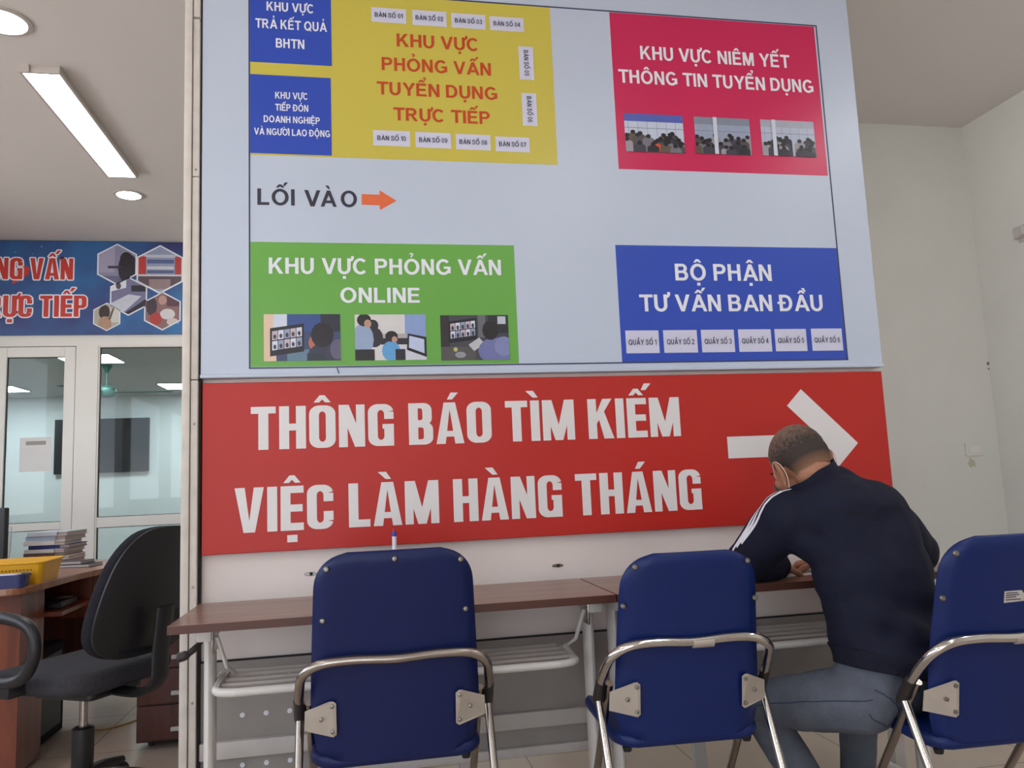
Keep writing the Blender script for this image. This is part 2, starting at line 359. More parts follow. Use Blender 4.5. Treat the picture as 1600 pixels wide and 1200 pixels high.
def stroke(pts, th):
    """a pen stroke of thickness th along pts, as quads"""
    n = len(pts); L_, R_ = [], []
    for i, p in enumerate(pts):
        a, b = pts[max(i-1, 0)], pts[min(i+1, n-1)]; dx, dy = b[0]-a[0], b[1]-a[1]; d = math.hypot(dx, dy) or 1; ox, oy = -dy/d*th/2, dx/d*th/2
        L_.append((p[0]+ox, p[1]+oy)); R_.append((p[0]-ox, p[1]-oy))
    return [[L_[i], L_[i+1], R_[i+1], R_[i]] for i in range(n-1)]
def sans(ch):
    """bold grotesque capitals and figures, cap height 1; polygons and width"""
    S, T = .212, .172; R = []; bx = lambda a, b, c, d: [(a, b), (c, b), (c, d), (a, d)]
    def arc(cx, cy, rx, ry, a0, a1, s=S, t=T, n=26):
        o = []
        for i in range(n):
            q = []
            for k, e in ((i, 0), (i+1, 0), (i+1, 1), (i, 1)):
                a = math.radians(a0+(a1-a0)*k/n); q.append((cx+(rx-s*e)*math.cos(a), cy+(ry-t*e)*math.sin(a)))
            o.append(q)
        return o
    def sp(pts, th=.17): return stroke([(p.x, p.y) for p in spline([(x, y, 0) for x, y in pts], 6)], th)
    top = {'Ô': 'O^', 'Ố': "O^'", 'Ộ': 'O^.', 'Ỏ': 'O?', 'Ó': "O'", 'Ờ': 'O+`', 'Á': "A'", 'À': 'A`', 'Ả': 'A?', 'Ấ': "A^'", 'Ầ': 'A^`', 'Ậ': 'A^.', 'Ê': 'E^', 'Ế': "E^'", 'Ể': 'E^?', 'Ệ': 'E^.', 'Ư': 'U+', 'Ự': 'U+.', 'Ụ': 'U.'}.get(ch, ch)
    b, marks = top[0], top[1:]; w = .80
    if b in 'OQ':
        w = .98; R += arc(w/2, .5, w/2, .515, 0, 360, n=40)
        if b == 'Q': R.append([(.52, .26), (.62, .34), (.97, .0), (.86, -.08)])
    elif b == 'C': w = .90; R += arc(.47, .5, .47, .515, 42, 318, n=34)
    elif b == 'G': w = .94; R += arc(.48, .5, .48, .515, 42, 322, n=34); R += [bx(w-S*.95, .10, w, .53), bx(.50, .38, w-S*.9, .53)]
    elif b == 'H': R += [bx(0, 0, S, 1), bx(w-S, 0, w, 1), bx(S, .44, w-S, .61)]
    elif b == 'K': w = .86; R += [bx(0, 0, S, 1), [(S-.01, .30), (S-.01, .52), (.56, 1), (.82, 1)], [(.30, .52), (.44, .66), (.88, 0), (.63, 0)]]
    elif b == 'U': R += [bx(0, .36, S, 1), bx(w-S, .36, w, 1)]+arc(w/2, .37, w/2, .385, 180, 360, n=24)
    elif b == 'V': w = .92; R += [[(0, 1), (.22, 1), (.56, 0), (.35, 0)], [(w, 1), (w-.22, 1), (w-.56, 0), (w-.35, 0)]]
    elif b == 'A': w = .98; R += [[(0, 0), (.215, 0), (.60, 1), (.385, 1)], [(w, 0), (w-.215, 0), (w-.60, 1), (w-.385, 1)], bx(.22, .22, w-.22, .38)]
    elif b == 'N': R += [bx(0, 0, S*.95, 1), bx(w-S*.95, 0, w, 1), [(0, 1), (S*1.05, 1), (w, 0), (w-S*1.05, 0)]]
    elif b == 'M': w = .96; q = S*.9; R += [bx(0, 0, q, 1), bx(w-q, 0, w, 1), [(0, 1), (q*1.55, 1), (w/2+.09, 0), (w/2-.09, 0)], [(w-q*1.55, 1), (w, 1), (w/2+.09, 0), (w/2-.09, 0)]]
    elif b == 'T': w = .82; R += [bx(0, 1-T, w, 1), bx(w/2-S/2, 0, w/2+S/2, 1-T)]
    elif b == 'I': w = S; R += [bx(0, 0, S, 1)]
    elif b == 'L': w = .68; R += [bx(0, 0, S, 1), bx(S, 0, w, T)]
    elif b == 'E': w = .74; R += [bx(0, 0, S, 1), bx(S, 0, w, T), bx(S, 1-T, w-.02, 1), bx(S, .43, w-.07, .59)]
    elif b == 'Y': w = .92; R += [[(0, 1), (.24, 1), (w/2+.10, .40), (w/2-.10, .40)], [(w, 1), (w-.24, 1), (w/2-.10, .40), (w/2+.10, .40)], bx(w/2-S/2, 0, w/2+S/2, .46)]
    elif b in 'DĐ':
        w = .84; R += [bx(0, 0, S, 1), bx(S, 0, .40, T), bx(S, 1-T, .40, 1)]+arc(.40, .5, w-.40, .5, -90, 90)
        if b == 'Đ': R.append(bx(-.12, .44, .40, .57))
    elif b in 'PR':
        w = .78; R += [bx(0, 0, S, 1), bx(S, 1-T, .46, 1), bx(S, .40, .46, .40+T*.95)]+arc(.46, .70, w-.46, .30, -90, 90)
        if b == 'R': w = .86; R.append([(.34, .42), (.55, .42), (.88, 0), (.64, 0)])
    elif b == 'B': w = .80; R += [bx(0, 0, S, 1), bx(S, 1-T, .44, 1), bx(S, 0, .48, T), bx(S, .44, .46, .59)]+arc(.44, .725, .31, .275, -90, 90, S*.95, T*.9)+arc(.48, .297, .32, .297, -90, 90, S, T*.95)
    elif b == 'S': w = .78; R += sp([(.70, .70), (.66, .83), (.52, .91), (.34, .92), (.16, .85), (.12, .72), (.20, .61), (.40, .53), (.60, .45), (.68, .31), (.62, .15), (.44, .08), (.24, .09), (.11, .18), (.08, .32)], .175)
    elif b == '0': w = .66; R += arc(.33, .5, .33, .515, 0, 360, .17, .14, 30)
    elif b == '1': w = .42; R += [bx(.22, 0, .41, 1), [(.0, .68), (.0, .83), (.26, 1), (.34, 1), (.34, .86)]]
    elif b == '2': w = .66; R += sp([(.09, .68), (.14, .86), (.34, .925), (.54, .83), (.54, .65), (.36, .42), (.12, .10)], .17)+[bx(.0, 0, .66, .16)]
    elif b == '3': w = .66; R += sp([(.09, .76), (.2, .90), (.36, .92), (.54, .83), (.54, .65), (.40, .55), (.30, .53)], .16)+sp([(.30, .53), (.48, .50), (.58, .37), (.54, .17), (.36, .08), (.18, .11), (.08, .26)], .165)
    elif b == '4': w = .68; R += [bx(.40, 0, .58, 1), bx(0, .22, .68, .37), [(.0, .37), (.18, .37), (.58, 1), (.40, 1)]]
    elif b == '5': w = .66; R += [bx(.12, .84, .62, 1), [(.12, 1), (.27, 1), (.22, .46), (.06, .50)]]+sp([(.12, .52), (.34, .60), (.55, .50), (.56, .24), (.40, .08), (.20, .09), (.08, .24)], .165)
    elif b == '6': w = .66; R += arc(.33, .33, .33, .34, 0, 360, .165, .14, 26)+sp([(.55, .80), (.44, .92), (.28, .90), (.14, .72), (.085, .42), (.09, .3)], .165)
    elif b == '9': w = .66; R += arc(.33, .67, .33, .34, 0, 360, .165, .14, 26)+sp([(.11, .20), (.22, .08), (.38, .10), (.52, .28), (.575, .58), (.57, .7)], .165)
    elif b == '7': w = .64; R += [bx(0, .84, .64, 1), [(.44, .86), (.64, .86), (.34, 0), (.15, 0)]]
    elif b == '8': w = .66; R += arc(.33, .74, .29, .275, 0, 360, .165, .13, 24)+arc(.33, .28, .33, .295, 0, 360, .175, .14, 26)
    c = w/2
    if '^' in marks: R += [[(c-.26, 1.08), (c-.09, 1.08), (c+.01, 1.17), (c+.08, 1.28), (c-.08, 1.28)], [(c+.26, 1.08), (c+.09, 1.08), (c-.01, 1.17), (c-.08, 1.28), (c+.08, 1.28)]]
    dx, dy = (.22, .11) if '^' in marks else ((-.1, 0) if '+' in marks else (0, 0))
    if "'" in marks: R.append([(c-.06+dx, 1.08+dy), (c+.06+dx, 1.08+dy), (c+.24+dx, 1.30+dy), (c+.04+dx, 1.30+dy)])
    if '`' in marks: R.append([(c+.10+dx, 1.08+dy), (c-.02+dx, 1.08+dy), (c-.20+dx, 1.30+dy), (c-.0+dx, 1.30+dy)])
    if '?' in marks: ex = .24 if '^' in marks else 0; R += sp([(c-.11+ex, 1.29+dy), (c-.02+ex, 1.35+dy), (c+.08+ex, 1.30+dy), (c+.04+ex, 1.22+dy), (c-.01+ex, 1.17+dy), (c-.01+ex, 1.10+dy)], .085)
    if '.' in marks: R.append(bx(c-.1, -.30, c+.1, -.12))
    if '+' in marks: R.append([(w-.04, .78), (w-.04, .92), (w+.04, 1.0), (w+.03, 1.14), (w+.21, 1.14), (w+.21, .98), (w+.12, .84)])
    return R, w
def put_text(mb, text, m, x0, x1, z, cap, y, bold=0, rot=0.0):
    """text between x0 and x1 on baseline z, capitals cap high, on the plane y (facing the viewer)"""
    items = []; x = 0
    for ch in text:
        if ch == ' ': x += .34; continue
        R, w = sans(ch); items.append((x, R)); x += w+(.135 if ch not in 'AÀẢẤẦẬVTY' else .07)
    total = x-.1; sx = (x1-x0)/total; c, s = math.cos(rot), math.sin(rot); cx, cz = (x1-x0)/2, cap/2; n_ = 0
    for ox, R in items:
        for poly in R:
            P = [((ox+p[0])*sx, p[1]*cap) for p in poly]
            if rot: P = [(c*(p[0]-cx)-s*(p[1]-cz)+cx, s*(p[0]-cx)+c*(p[1]-cz)+cz) for p in P]
            n_ = (n_+1) % 8; mb.poly([(x0+p[0], y-.00002*n_, z+p[1]) for p in P], m)

# ------------------------------------------------------------------ room shell
CEIL = 3.0; YB = 3.63
tag(simple_box('floor', (-7.2, -7.2, -.06), (3.6, 11.0, 0), M_FLOOR), kind='structure')
struct('ceiling', (-3.4, -7.2, CEIL), (3.6, YB+.12, CEIL+.08), M_CEIL)
k = MB(); k.box((-3.4, -7.2, 0), (-3.3, YB, .95), M_WALL); k.box((-3.4, -7.2, 2.55), (-3.3, YB, CEIL), M_WALL)      # side wall; unseen window openings added to bring daylight onto floor and ceiling
for a, b in ((-7.2, -6.6), (-4.6, -4.2), (-2.2, -1.8), (.2, .6), (2.6, YB)): k.box((-3.4, a, .95), (-3.3, b, 2.55), M_WALL)
tag(k.build('wall_left'), kind='structure')
struct('wall_right', (3.43, -7.2, 0), (3.55, 1.286, CEIL), M_WALL)
struct('wall_niche', (.95, 1.186, 0), (3.43, 1.286, CEIL), M_WALL)
struct('wall_side', (.85, 1.186, 0), (.95, YB, CEIL), M_WALL)
struct('wall_above_glazing', (-3.3, YB, 2.285), (.95, YB+.1, CEIL), M_WALL)
# hall end behind the viewer, with a wide glazed entrance left open to the daylight
k = MB(); k.box((-3.3, -7.2, 0), (-2.4, -7.1, CEIL), M_WALL); k.box((-2.4, -7.2, 2.5), (.0, -7.1, CEIL), M_WALL); k.box((.0, -7.2, 0), (3.43, -7.1, CEIL), M_WALL)
k.box((-1.25, -7.2, 0), (-1.15, -7.1, 2.5), M_FRAMEW)
tag(k.build('wall_entrance'), kind='structure')
# meeting room beyond the glass
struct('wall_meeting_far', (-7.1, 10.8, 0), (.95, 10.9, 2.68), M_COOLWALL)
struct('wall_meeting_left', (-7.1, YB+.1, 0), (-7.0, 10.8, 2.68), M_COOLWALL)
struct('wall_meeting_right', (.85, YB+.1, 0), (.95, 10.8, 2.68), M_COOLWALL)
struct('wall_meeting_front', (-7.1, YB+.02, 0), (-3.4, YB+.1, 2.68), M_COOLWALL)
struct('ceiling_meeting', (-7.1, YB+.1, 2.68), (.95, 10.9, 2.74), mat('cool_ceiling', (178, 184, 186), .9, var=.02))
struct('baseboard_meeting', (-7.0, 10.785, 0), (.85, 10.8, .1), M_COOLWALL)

# glazed front: a door leaf, a side window, their rails
yf, yk = YB, YB+.06
kf = MB()
kf.box((-3.3, yf, 2.205), (.85, yk, 2.285), M_FRAMEW); kf.box((-3.3, yf, 0), (.85, yk, .06), M_FRAMEW)
kf.box((-2.085, yf-.004, .06), (-1.935, yk, 2.205), M_FRAMEW)
kf.box((-2.70, yf-.004, .06), (-2.63, yk, 2.205), M_FRAMEW)
tag(kf.build('trim_1'), kind='structure')
def leaf(name, fname, x0, x1, z0, z1, st, mid, bottom, yy):
    f = MB(); f.box((x0, yy, z0), (x0+st, yy+.045, z1), M_FRAMEW, .003); f.box((x1-st, yy, z0), (x1, yy+.045, z1), M_FRAMEW, .003)
    f.box((x0+st, yy, z1-st), (x1-st, yy+.045, z1), M_FRAMEW, .003); f.box((x0+st, yy, mid[0]), (x1-st, yy+.045, mid[1]), M_FRAMEW, .003); f.box((x0+st, yy, z0), (x1-st, yy+.045, bottom), M_FRAMEW, .003)
    g = MB()
    for a, b in ((mid[1], z1-st), (bottom, mid[0])): g.box((x0+st, yy+.019, a), (x1-st, yy+.025, b), M_GLASS)
    s = MB()
    for a, b in ((mid[1], z1-st), (bottom, mid[0])):          # black rubber seals round each pane
        t = .004
        s.box((x0+st, yy+.014, a), (x0+st+t, yy+.030, b), M_RUBBER); s.box((x1-st-t, yy+.014, a), (x1-st, yy+.030, b), M_RUBBER)
        s.box((x0+st, yy+.014, b-t), (x1-st, yy+.030, b), M_RUBBER); s.box((x0+st, yy+.014, a), (x1-st, yy+.030, a+t), M_RUBBER)
    r = f.build(name); tag(r, kind='structure'); g.build('glass_pane', r); s.build('window_seal', r); return r
leaf('door_1', '', -2.625, -2.09, .065, 2.20, .075, (.868, .924), .16, yf)
leaf('window_1', '', -1.935, -1.05, .06, 2.205, .012, (.868, .942), .12, yf)
leaf('window_2', '', -1.05, -.1, .06, 2.205, .05, (.868, .942), .12, yf)
leaf('window_3', '', -.1, .85, .06, 2.205, .05, (.868, .942), .12, yf)
leaf('door_2', '', -3.3, -2.705, .065, 2.20, .075, (.868, .924), .16, yf)

# partition that carries the notice board
k = MB(); k.box((-.507, .036, .34), (1.895, .086, CEIL), M_PANELW)
k.box((-.507, .030, .336), (1.895, .036, .566), M_STEELG)
k.box((-.507, .010, .285), (1.895, .086, .336), M_STEELL, .004); k.box((-.507, .034, .228), (1.895, .086, .285), M_STEELG); k.box((-.507, .015, .200), (1.895, .086, .228), M_STEELL, .004)
k.box((-.507, .0300, .566), (1.895, .036, .572), M_GAP)
for xx in (.3, 1.1, 1.85): k.box((xx-.02, .045, 0), (xx+.02, .08, .2), M_STEELL)
for i, (xx, zz) in enumerate([(x, z) for x in (-.385, -.315, -.245, .34, .41, .48, 1.05, 1.12) for z in (.405, .525)]): k.lathe([(.0075, 0), (.0075, -.002)], (xx, .030, zz), M_TXW if xx < 0 else M_STEELG, 12, 'y')
for xx in (-.385, -.315, -.245): k.lathe([(.0075, 0), (.0075, -.002)], (xx, .034, .258), M_TXW, 12, 'y')
tag(k.build('wall_partition'), kind='structure')
k = MB(); k.box((-.560, -.012, 0), (-.537, .09, CEIL), M_POST, .002)
for a, b in ((0, 1.438), (1.441, 2.105), (2.108, 2.655), (2.662, CEIL)): k.box((-.535, -.004, a), (-.514, .09, b), M_POST, .002)
k.box((-.538, .012, 0), (-.507, .088, CEIL), M_GAP)
for zz in (2.13, 1.30, .80, .46): k.lathe([(.004, 0), (.003, -.003)], (-.524, -.004, zz), M_SCREW, 10, 'y')
tag(k.build('trim_2'), kind='structure')

# ------------------------------------------------------------------ notice board
def rect_px(x0, y0, x1, y1):
    a, b = at(x0, y0, y=0), at(x1, y1, y=0); return a.x, b.z, b.x, a.z
BL, BR, BB = -.508, 1.905, 1.444
board = thing('notice_board', 'large pale lilac notice board with coloured area blocks above the red sign', 'notice board', (0, 0, BB))
def bpart(mb, name, parent=board):
    """board parts are measured in the room, kept in the board's coordinates"""
    mb.v = [(v[0], v[1], v[2]-BB) for v in mb.v]; return mb.build(name, parent, recalc=False)
k = MB(); k.prism(rrect(BL, BB, BR, 2.955, .006, 3), 'y', 0.002, .036, M_BOARD, .005, 3); k.box((BL, -.006, BB), (BR, .002, BB+.012), M_BOARD, .003); bpart(k, 'panel')
bl, br, bb, bt = -.358, 1.760, 1.4745, 2.792
k = MB(); t = .0022
for a, b in (((bl-t, bb-t), (br+t, bb+t)), ((bl-t, bt-t), (br+t, bt+t)), ((bl-t, bb-t), (bl+t, bt+t)), ((br-t, bb-t), (br+t, bt+t))): k.box((a[0], .0006, a[1]), (b[0], .0021, b[1]), M_LINE)
bpart(k, 'border_line')
Y1, Y2, Y3 = .0012, .0004, -.0004
def flat(mb, x0, z0, x1, z1, m, y): mb.box((x0, y, z0), (x1, y+.0012, z1), m)
def line(mb, text, m, xl, yl, xr, yr, cap, y=Y3, bold=.018):
    a, b = at(xl, yl, y=0), at(xr, yr, y=0); c = at((xl+xr)/2, (yl+yr)/2-cap, y=0); z = (a.z+b.z)/2
    put_text(mb, text, m, a.x, b.x, z, c.z-z, y, bold)
# yellow interview block and its two blue neighbours
yb, yr = 1.084+.4253*2.6, .2664*2.6
k = MB(); flat(k, bl+.003, yb, yr, bt-.003, M_YEL, Y1); yel = bpart(k, 'yellow_block')
for s, a in (('KHU VỰC', (620, 74, 749, 78.5)), ('PHỎNG VẤN', (596.5, 109, 768, 118.7)), ('TUYỂN DỤNG', (589, 147.5, 778, 156)), ('TRỰC TIẾP', (615, 188, 766.5, 194))): k = MB(); line(k, s, M_TXR, *a, 20, Y2-.0003); bpart(k, 'heading_line', yel)
for s, (x0, y0, x1, y1), rot in (('BÀN SỐ 01', (580, 11, 635, 37), 0), ('BÀN SỐ 02', (644, 15, 698, 42), 0), ('BÀN SỐ 03', (705, 20, 759, 46), 0), ('BÀN SỐ 04', (765, 25, 819, 50), 0),
        ('BÀN SỐ 05', (810, 72, 835, 125), 1), ('BÀN SỐ 06', (815, 145, 840, 197), 1), ('BÀN SỐ 10', (583, 203, 641, 229), 0), ('BÀN SỐ 09', (649, 206, 705, 232), 0), ('BÀN SỐ 08', (712, 209, 767, 235), 0), ('BÀN SỐ 07', (774, 213, 828, 238), 0)):
    k = MB(); X0, Z0, X1, Z1 = rect_px(x0, y0, x1, y1); flat(k, X0, Z0, X1, Z1, M_LABEL, Y2)
    cx, cz = (X0+X1)/2, (Z0+Z1)/2; w = .098
    put_text(k, s, M_TXK, cx-w/2, cx+w/2, cz-.0085, .017, Y3, .02, -math.pi/2 if rot else 0)
    bpart(k, 'table_label', yel)
for zz, rows in (((103, -40), (('KHU VỰC', (416.5, 17, 491, 20.5), 14), ('TRẢ KẾT QUẢ', (399, 44, 510.6, 49), 14.5), ('BHTN', (431, 74.5, 476, 76.5), 14.5))),
                 ((243, 122), (('KHU VỰC', (430, 154, 481.5, 156), 10.5), ('TIẾP ĐÓN', (430, 172.5, 482, 175), 10.5), ('DOANH NGHIỆP', (412, 191, 500, 194), 10.5), ('VÀ NGƯỜI LAO ĐỘNG', (397, 210, 516, 214.5), 10.5)))):
    a, b = at(518.5, zz[0], y=0), at(518.5, zz[1], y=0); k = MB(); flat(k, bl+.003, a.z, a.x, min(b.z, bt-.003), M_BLUE, Y2); p = bpart(k, 'blue_block')
    for s, q, cp in rows: k = MB(); line(k, s, M_TXW, *q, cp, Y3); bpart(k, 'heading_line', p)
# crimson block
X0, X1, Z0, Z1 = .3535*2.6, .6732*2.6, 1.084+.4225*2.6, 1.084+.6553*2.6
k = MB(); flat(k, X0, Z0, X1, Z1, M_PINK, Y1); pink = bpart(k, 'crimson_block')
k = MB(); line(k, 'KHU VỰC NIÊM YẾT', M_TXW, 1001, 93, 1234, 106, 20.5); bpart(k, 'heading_line', pink); k = MB(); line(k, 'THÔNG TIN TUYỂN DỤNG', M_TXW, 967, 129.5, 1272, 145, 20.5); bpart(k, 'heading_line', pink)
# green block
X0, X1, Z0, Z1 = bl+.003, .2003*2.6, bb+.004, 1.084+.3108*2.6
k = MB(); flat(k, X0, Z0, X1, Z1, M_GREEN, Y1); green = bpart(k, 'green_block')
k = MB(); line(k, 'KHU VỰC PHỎNG VẤN', M_TXW, 420, 426, 784, 431.5, 24.5); bpart(k, 'heading_line', green); k = MB(); line(k, 'ONLINE', M_TXW, 532, 472.5, 657, 473.6, 23.5); bpart(k, 'heading_line', green)
# blue consultation block
X0, X1, Z0, Z1 = .3418*2.6, br-.003, 1.084+.1504*2.6, 1.084+.3134*2.6
k = MB(); flat(k, X0, Z0, X1, Z1, M_BLUE, Y1); blue = bpart(k, 'blue_block')
k = MB(); line(k, 'BỘ PHẬN', M_TXW, 1055.6, 439, 1207, 438.4, 26); bpart(k, 'heading_line', blue); k = MB(); line(k, 'TƯ VẤN BAN ĐẦU', M_TXW, 1000, 487, 1287, 485.8, 26); bpart(k, 'heading_line', blue)
for i, (x0, x1) in enumerate(((977, 1031), (1036, 1091), (1095, 1149), (1153, 1207), (1210, 1262), (1267, 1318))):
    k = MB(); X0, Z0, X1, Z1 = rect_px(x0, 516.5-i*.6, x1, 551.5-i*.8); flat(k, X0, Z0, X1, Z1, M_LABEL, Y2); c = (X0+X1)/2; cz = (Z0+Z1)/2
    put_text(k, 'QUẦY SỐ %d' % (i+1), M_TXK, c-.052, c+.052, cz-.011, .019, Y3, .02); bpart(k, 'counter_label', blue)
# entrance line and arrow
k = MB()
for s, xl, xr, yy in (('LỐI', 402, 461.5, 320), ('V', 475.5, 500, 322), ('À', 501, 525.5, 322.5), ('O', 532.5, 559, 323)): line(k, s, M_TXK, xl, yy, xr, yy+.8, 25.5, Y1)
bpart(k, 'entrance_heading')
k = MB(); P = [at(*q, y=0) for q in ((565, 303), (593, 304), (593, 297), (619.5, 313.5), (594, 328), (593, 320.5), (565, 319.5))]
k.prism([(p.x, p.z) for p in P], 'y', Y1, Y1+.0009, M_ORANGE); bpart(k, 'arrow')
k = MB(); k.tube([(at(530, 585, y=0).x, -.006, 1.452), (at(528, 585, y=0).x, -.01, 1.462), (at(527, 585, y=0).x, -.004, 1.47)], .0015, M_GAP, 6); bpart(k, 'loose_wire')

# printed photographs: plain scenes of rooms, screens and people seen from behind
_pc = {}
def ink(c):
    if c not in _pc: _pc[c] = mat('ink_%02x%02x%02x' % c, c, .34, var=.04, scale=30)
    return _pc[c]
def ell(cx, cy, rx, ry, n=14): return [(cx+rx*math.cos(2*math.pi*i/n), cy+ry*math.sin(2*math.pi*i/n)) for i in range(n)]
def R_(a, b, c, d): return [(a, b), (c, b), (c, d), (a, d)]
def clip(poly):
    def cut(P, f, g):
        o = []
        for i in range(len(P)):
            a, b = P[i-1], P[i]
            if f(a) != f(b): o.append(g(a, b))
            if f(b): o.append(b)
        return o
    for ax, v, s in ((0, 0., 1), (0, 1., -1), (1, 0., 1), (1, 1., -1)):
        if not poly: break
        poly = cut(poly, lambda p: (p[ax]-v)*s >= 0, lambda a, b: tuple(a[i]+(b[i]-a[i])*((v-a[ax])/(b[ax]-a[ax])) for i in (0, 1)))
    return poly
def photo(name, parent, rect, shapes, y=Y2):
    X0, Z0, X1, Z1 = rect; k = MB()
    for i, (c, p) in enumerate(shapes):
        p = clip(p)
        if len(p) < 3: continue
        yy = y-.00004*i; k.poly([(X0+(X1-X0)*q[0], yy, Z0+(Z1-Z0)*q[1]) for q in p], ink(c))
    return bpart(k, name, parent)
def head_back(x, y, s, hair, shirt): return [(shirt, ell(x, y-.95*s, .95*s, .75*s)), (shirt, R_(x-.95*s, -.1, x+.95*s, y-.95*s)), (hair, ell(x, y, .40*s, .52*s))]
rnd = random.Random(3)
def crowd(seed, wall, top, pillar, accent):
    r = random.Random(seed); S = [(wall, R_(0, 0, 1, 1)), (top, R_(0, .80, 1, 1))]
    for i in range(6): S.append(((150, 160, 186), R_(.06+i*.16, .42, .07+i*.16, .80)))
    S.append(((120, 132, 160), R_(0, .62, 1, .635)))
    for i in range(24):
        x = r.random(); y = .52-.36*(i/24); c = r.choice([(48, 48, 60), (64, 62, 74), (40, 40, 52), (84, 76, 78), (120, 118, 128), (156, 152, 160), (96, 84, 72)])
        if accent and i in (17,): x, c = .5, (214, 76, 40)
        S += head_back(x, y, .105, (30, 28, 34), c)
    if pillar: S.append(((206, 212, 226), R_(pillar, 0, pillar+.07, 1)))
    return S
for i, (q, sh) in enumerate((((974.5, 176.5, 1070.5, 240), crowd(1, (196, 204, 222), (84, 98, 178), 0, 1)), ((1084, 182, 1175, 243), crowd(5, (156, 166, 190), (132, 142, 158), .33, 0)), ((1187.5, 186.5, 1276, 246), crowd(9, (182, 188, 208), (168, 172, 188), .2, 0)))):
    photo('printed_photo', pink, rect_px(*q), sh)
def tiles(x0, y0, x1, y1, sk):
    S = [((24, 24, 34), [(x0, y0), (x1, y0+sk), (x1, y1+sk), (x0, y1)])]
    for i in range(5):
        for j in range(2):
            a, b = x0+(x1-x0)*(.06+.18*i), x0+(x1-x0)*(.06+.18*i+.16); c, d = y0+(y1-y0)*(.2+.36*j), y0+(y1-y0)*(.2+.36*j+.32)
            s0, s1 = sk*(.06+.18*i), sk*(.22+.18*i)
            S.append((((214, 218, 232), (150, 160, 190), (196, 180, 190))[(i+2*j) % 3], [(a, c+s0), (b, c+s1), (b, d+s1), (a, d+s0)]))
            S.append(((60, 58, 74), ell((a+b)/2, (c+d)/2-.02+s0, .02, .05)))
    return S
ph1 = [((58, 72, 108), R_(0, 0, 1, 1)), ((226, 196, 170), R_(0, 0, .16, 1)), ((206, 214, 232), R_(.12, .2, .30, 1)), ((52, 78, 140), R_(.30, .62, .74, 1)), ((40, 42, 58), R_(.74, .62, 1, 1)), ((98, 128, 150), R_(.3, 0, .7, .24))]
ph1 += tiles(.08, .10, .52, .70, .1)+[((186, 110, 90), ell(.63, .38, .05, .14)), ((52, 54, 76), ell(.86, .08, .3, .34)), ((30, 26, 32), ell(.76, .55, .15, .27)), ((96, 92, 120), ell(.96, .24, .10, .22)), ((40, 46, 66), R_(.56, 0, .8, .16))]
ph2 = [((214, 212, 212), R_(0, 0, 1, 1)), ((138, 160, 208), R_(.7, .35, 1, 1)), ((180, 172, 170), R_(.36, .4, .72, .58)), ((40, 38, 48), R_(.36, .34, .8, .48)), ((206, 208, 220), [(.55, .3), (.78, .34), (1, .1), (1, 0), (.74, 0)])]
ph2 += [((44, 40, 50), ell(.27, .5, .12, .22)), ((38, 34, 42), ell(.25, .76, .08, .13)), ((150, 168, 200), ell(.11, .45, .15, .36)), ((28, 28, 36), R_(.0, 0, .27, .24)), ((40, 32, 34), ell(.13, .88, .10, .14)), ((190, 150, 130), ell(.18, .80, .05, .09)), ((96, 160, 214), ell(.50, .2, .13, .22)), ((36, 34, 46), R_(.56, 0, .70, .24)), ((34, 30, 36), ell(.51, .52, .09, .12)), ((190, 146, 126), ell(.55, .45, .04, .07))]
ph2 += [((22, 22, 30), [(.72, .22), (1, .06), (1, .5), (.74, .58)]), ((190, 200, 230), [(.75, .27), (.97, .14), (.97, .45), (.76, .53)])]
ph3 = [((64, 66, 76), R_(0, 0, 1, 1)), ((46, 40, 44), R_(0, .1, .13, 1)), ((104, 104, 112), R_(.55, .5, .66, 1)), ((40, 42, 50), R_(.7, .6, 1, 1)), ((196, 202, 214), R_(.84, .8, .96, .97)), ((84, 80, 82), R_(0, 0, .5, .3))]+tiles(.12, .38, .53, .86, .08)
ph3 += [((190, 190, 196), [(.4, .34), (.56, .5), (.64, .36), (.48, .2)]), ((112, 118, 168), ell(.8, .2, .26, .30)), ((128, 134, 182), ell(.92, .3, .14, .22)), ((34, 30, 34), ell(.73, .66, .12, .22)), ((198, 196, 120), ell(.21, .24, .03, .05)), ((150, 150, 160), ell(.28, .12, .08, .07))]
for q, sh in (((412, 491, 532.5, 563), ph1), ((554, 491.5, 667, 562), ph2), ((687.5, 492.5, 796.5, 562), ph3)): photo('printed_photo', green, rect_px(*q), sh)

# ------------------------------------------------------------------ red sign
RB, RT = .893, 1.430
sign = thing('red_sign', 'long red sign with white lettering and arrow below the notice board', 'sign', (0, .012, RB))
def spart(mb, name):
    mb.v = [(v[0], v[1]-.012, v[2]-RB) for v in mb.v]; return mb.build(name, sign, recalc=False)
k = MB(); k.box((BL+.005, .010, RB), (BR-.004, .034, RT), M_RED, .002); spart(k, 'panel')
k = MB()
def sline(text, xl, yl, xr, yr, ct):
    a, b = at(xl, yl, y=.01), at(xr, yr, y=.01); c = at(xl, ct, y=.01); z = (a.z+b.z)/2; sign_text(k, text, M_SIGNW, a.x, b.x, z, c.z-a.z, .0094)
sline('THÔNG BÁO TÌM KIẾM', 392, 705, 1064, 680, 637.5); spart(k, 'lettering'); k = MB(); sline('VIỆC LÀM HÀNG THÁNG', 366.5, 835.5, 1097.5, 794, 765); spart(k, 'lettering')
P = {n: at(*q, y=.01) for n, q in dict(sa=(1136, 685.5), sb=(1137, 719.5), tip=(1340.5, 692), to=(1251, 608), ti=(1229.5, 634)).items()}
zt = P['tip'].z; up_ = lambda p: (p.x, p.z); dn = lambda p: (p.x, 2*zt-p.z); hs = (P['sa'].z-P['sb'].z)/2
xi = P['ti'].x+(P['ti'].z-(zt+hs))*(P['tip'].x-P['to'].x)/(P['to'].z-zt)
k = MB(); yy = .0094
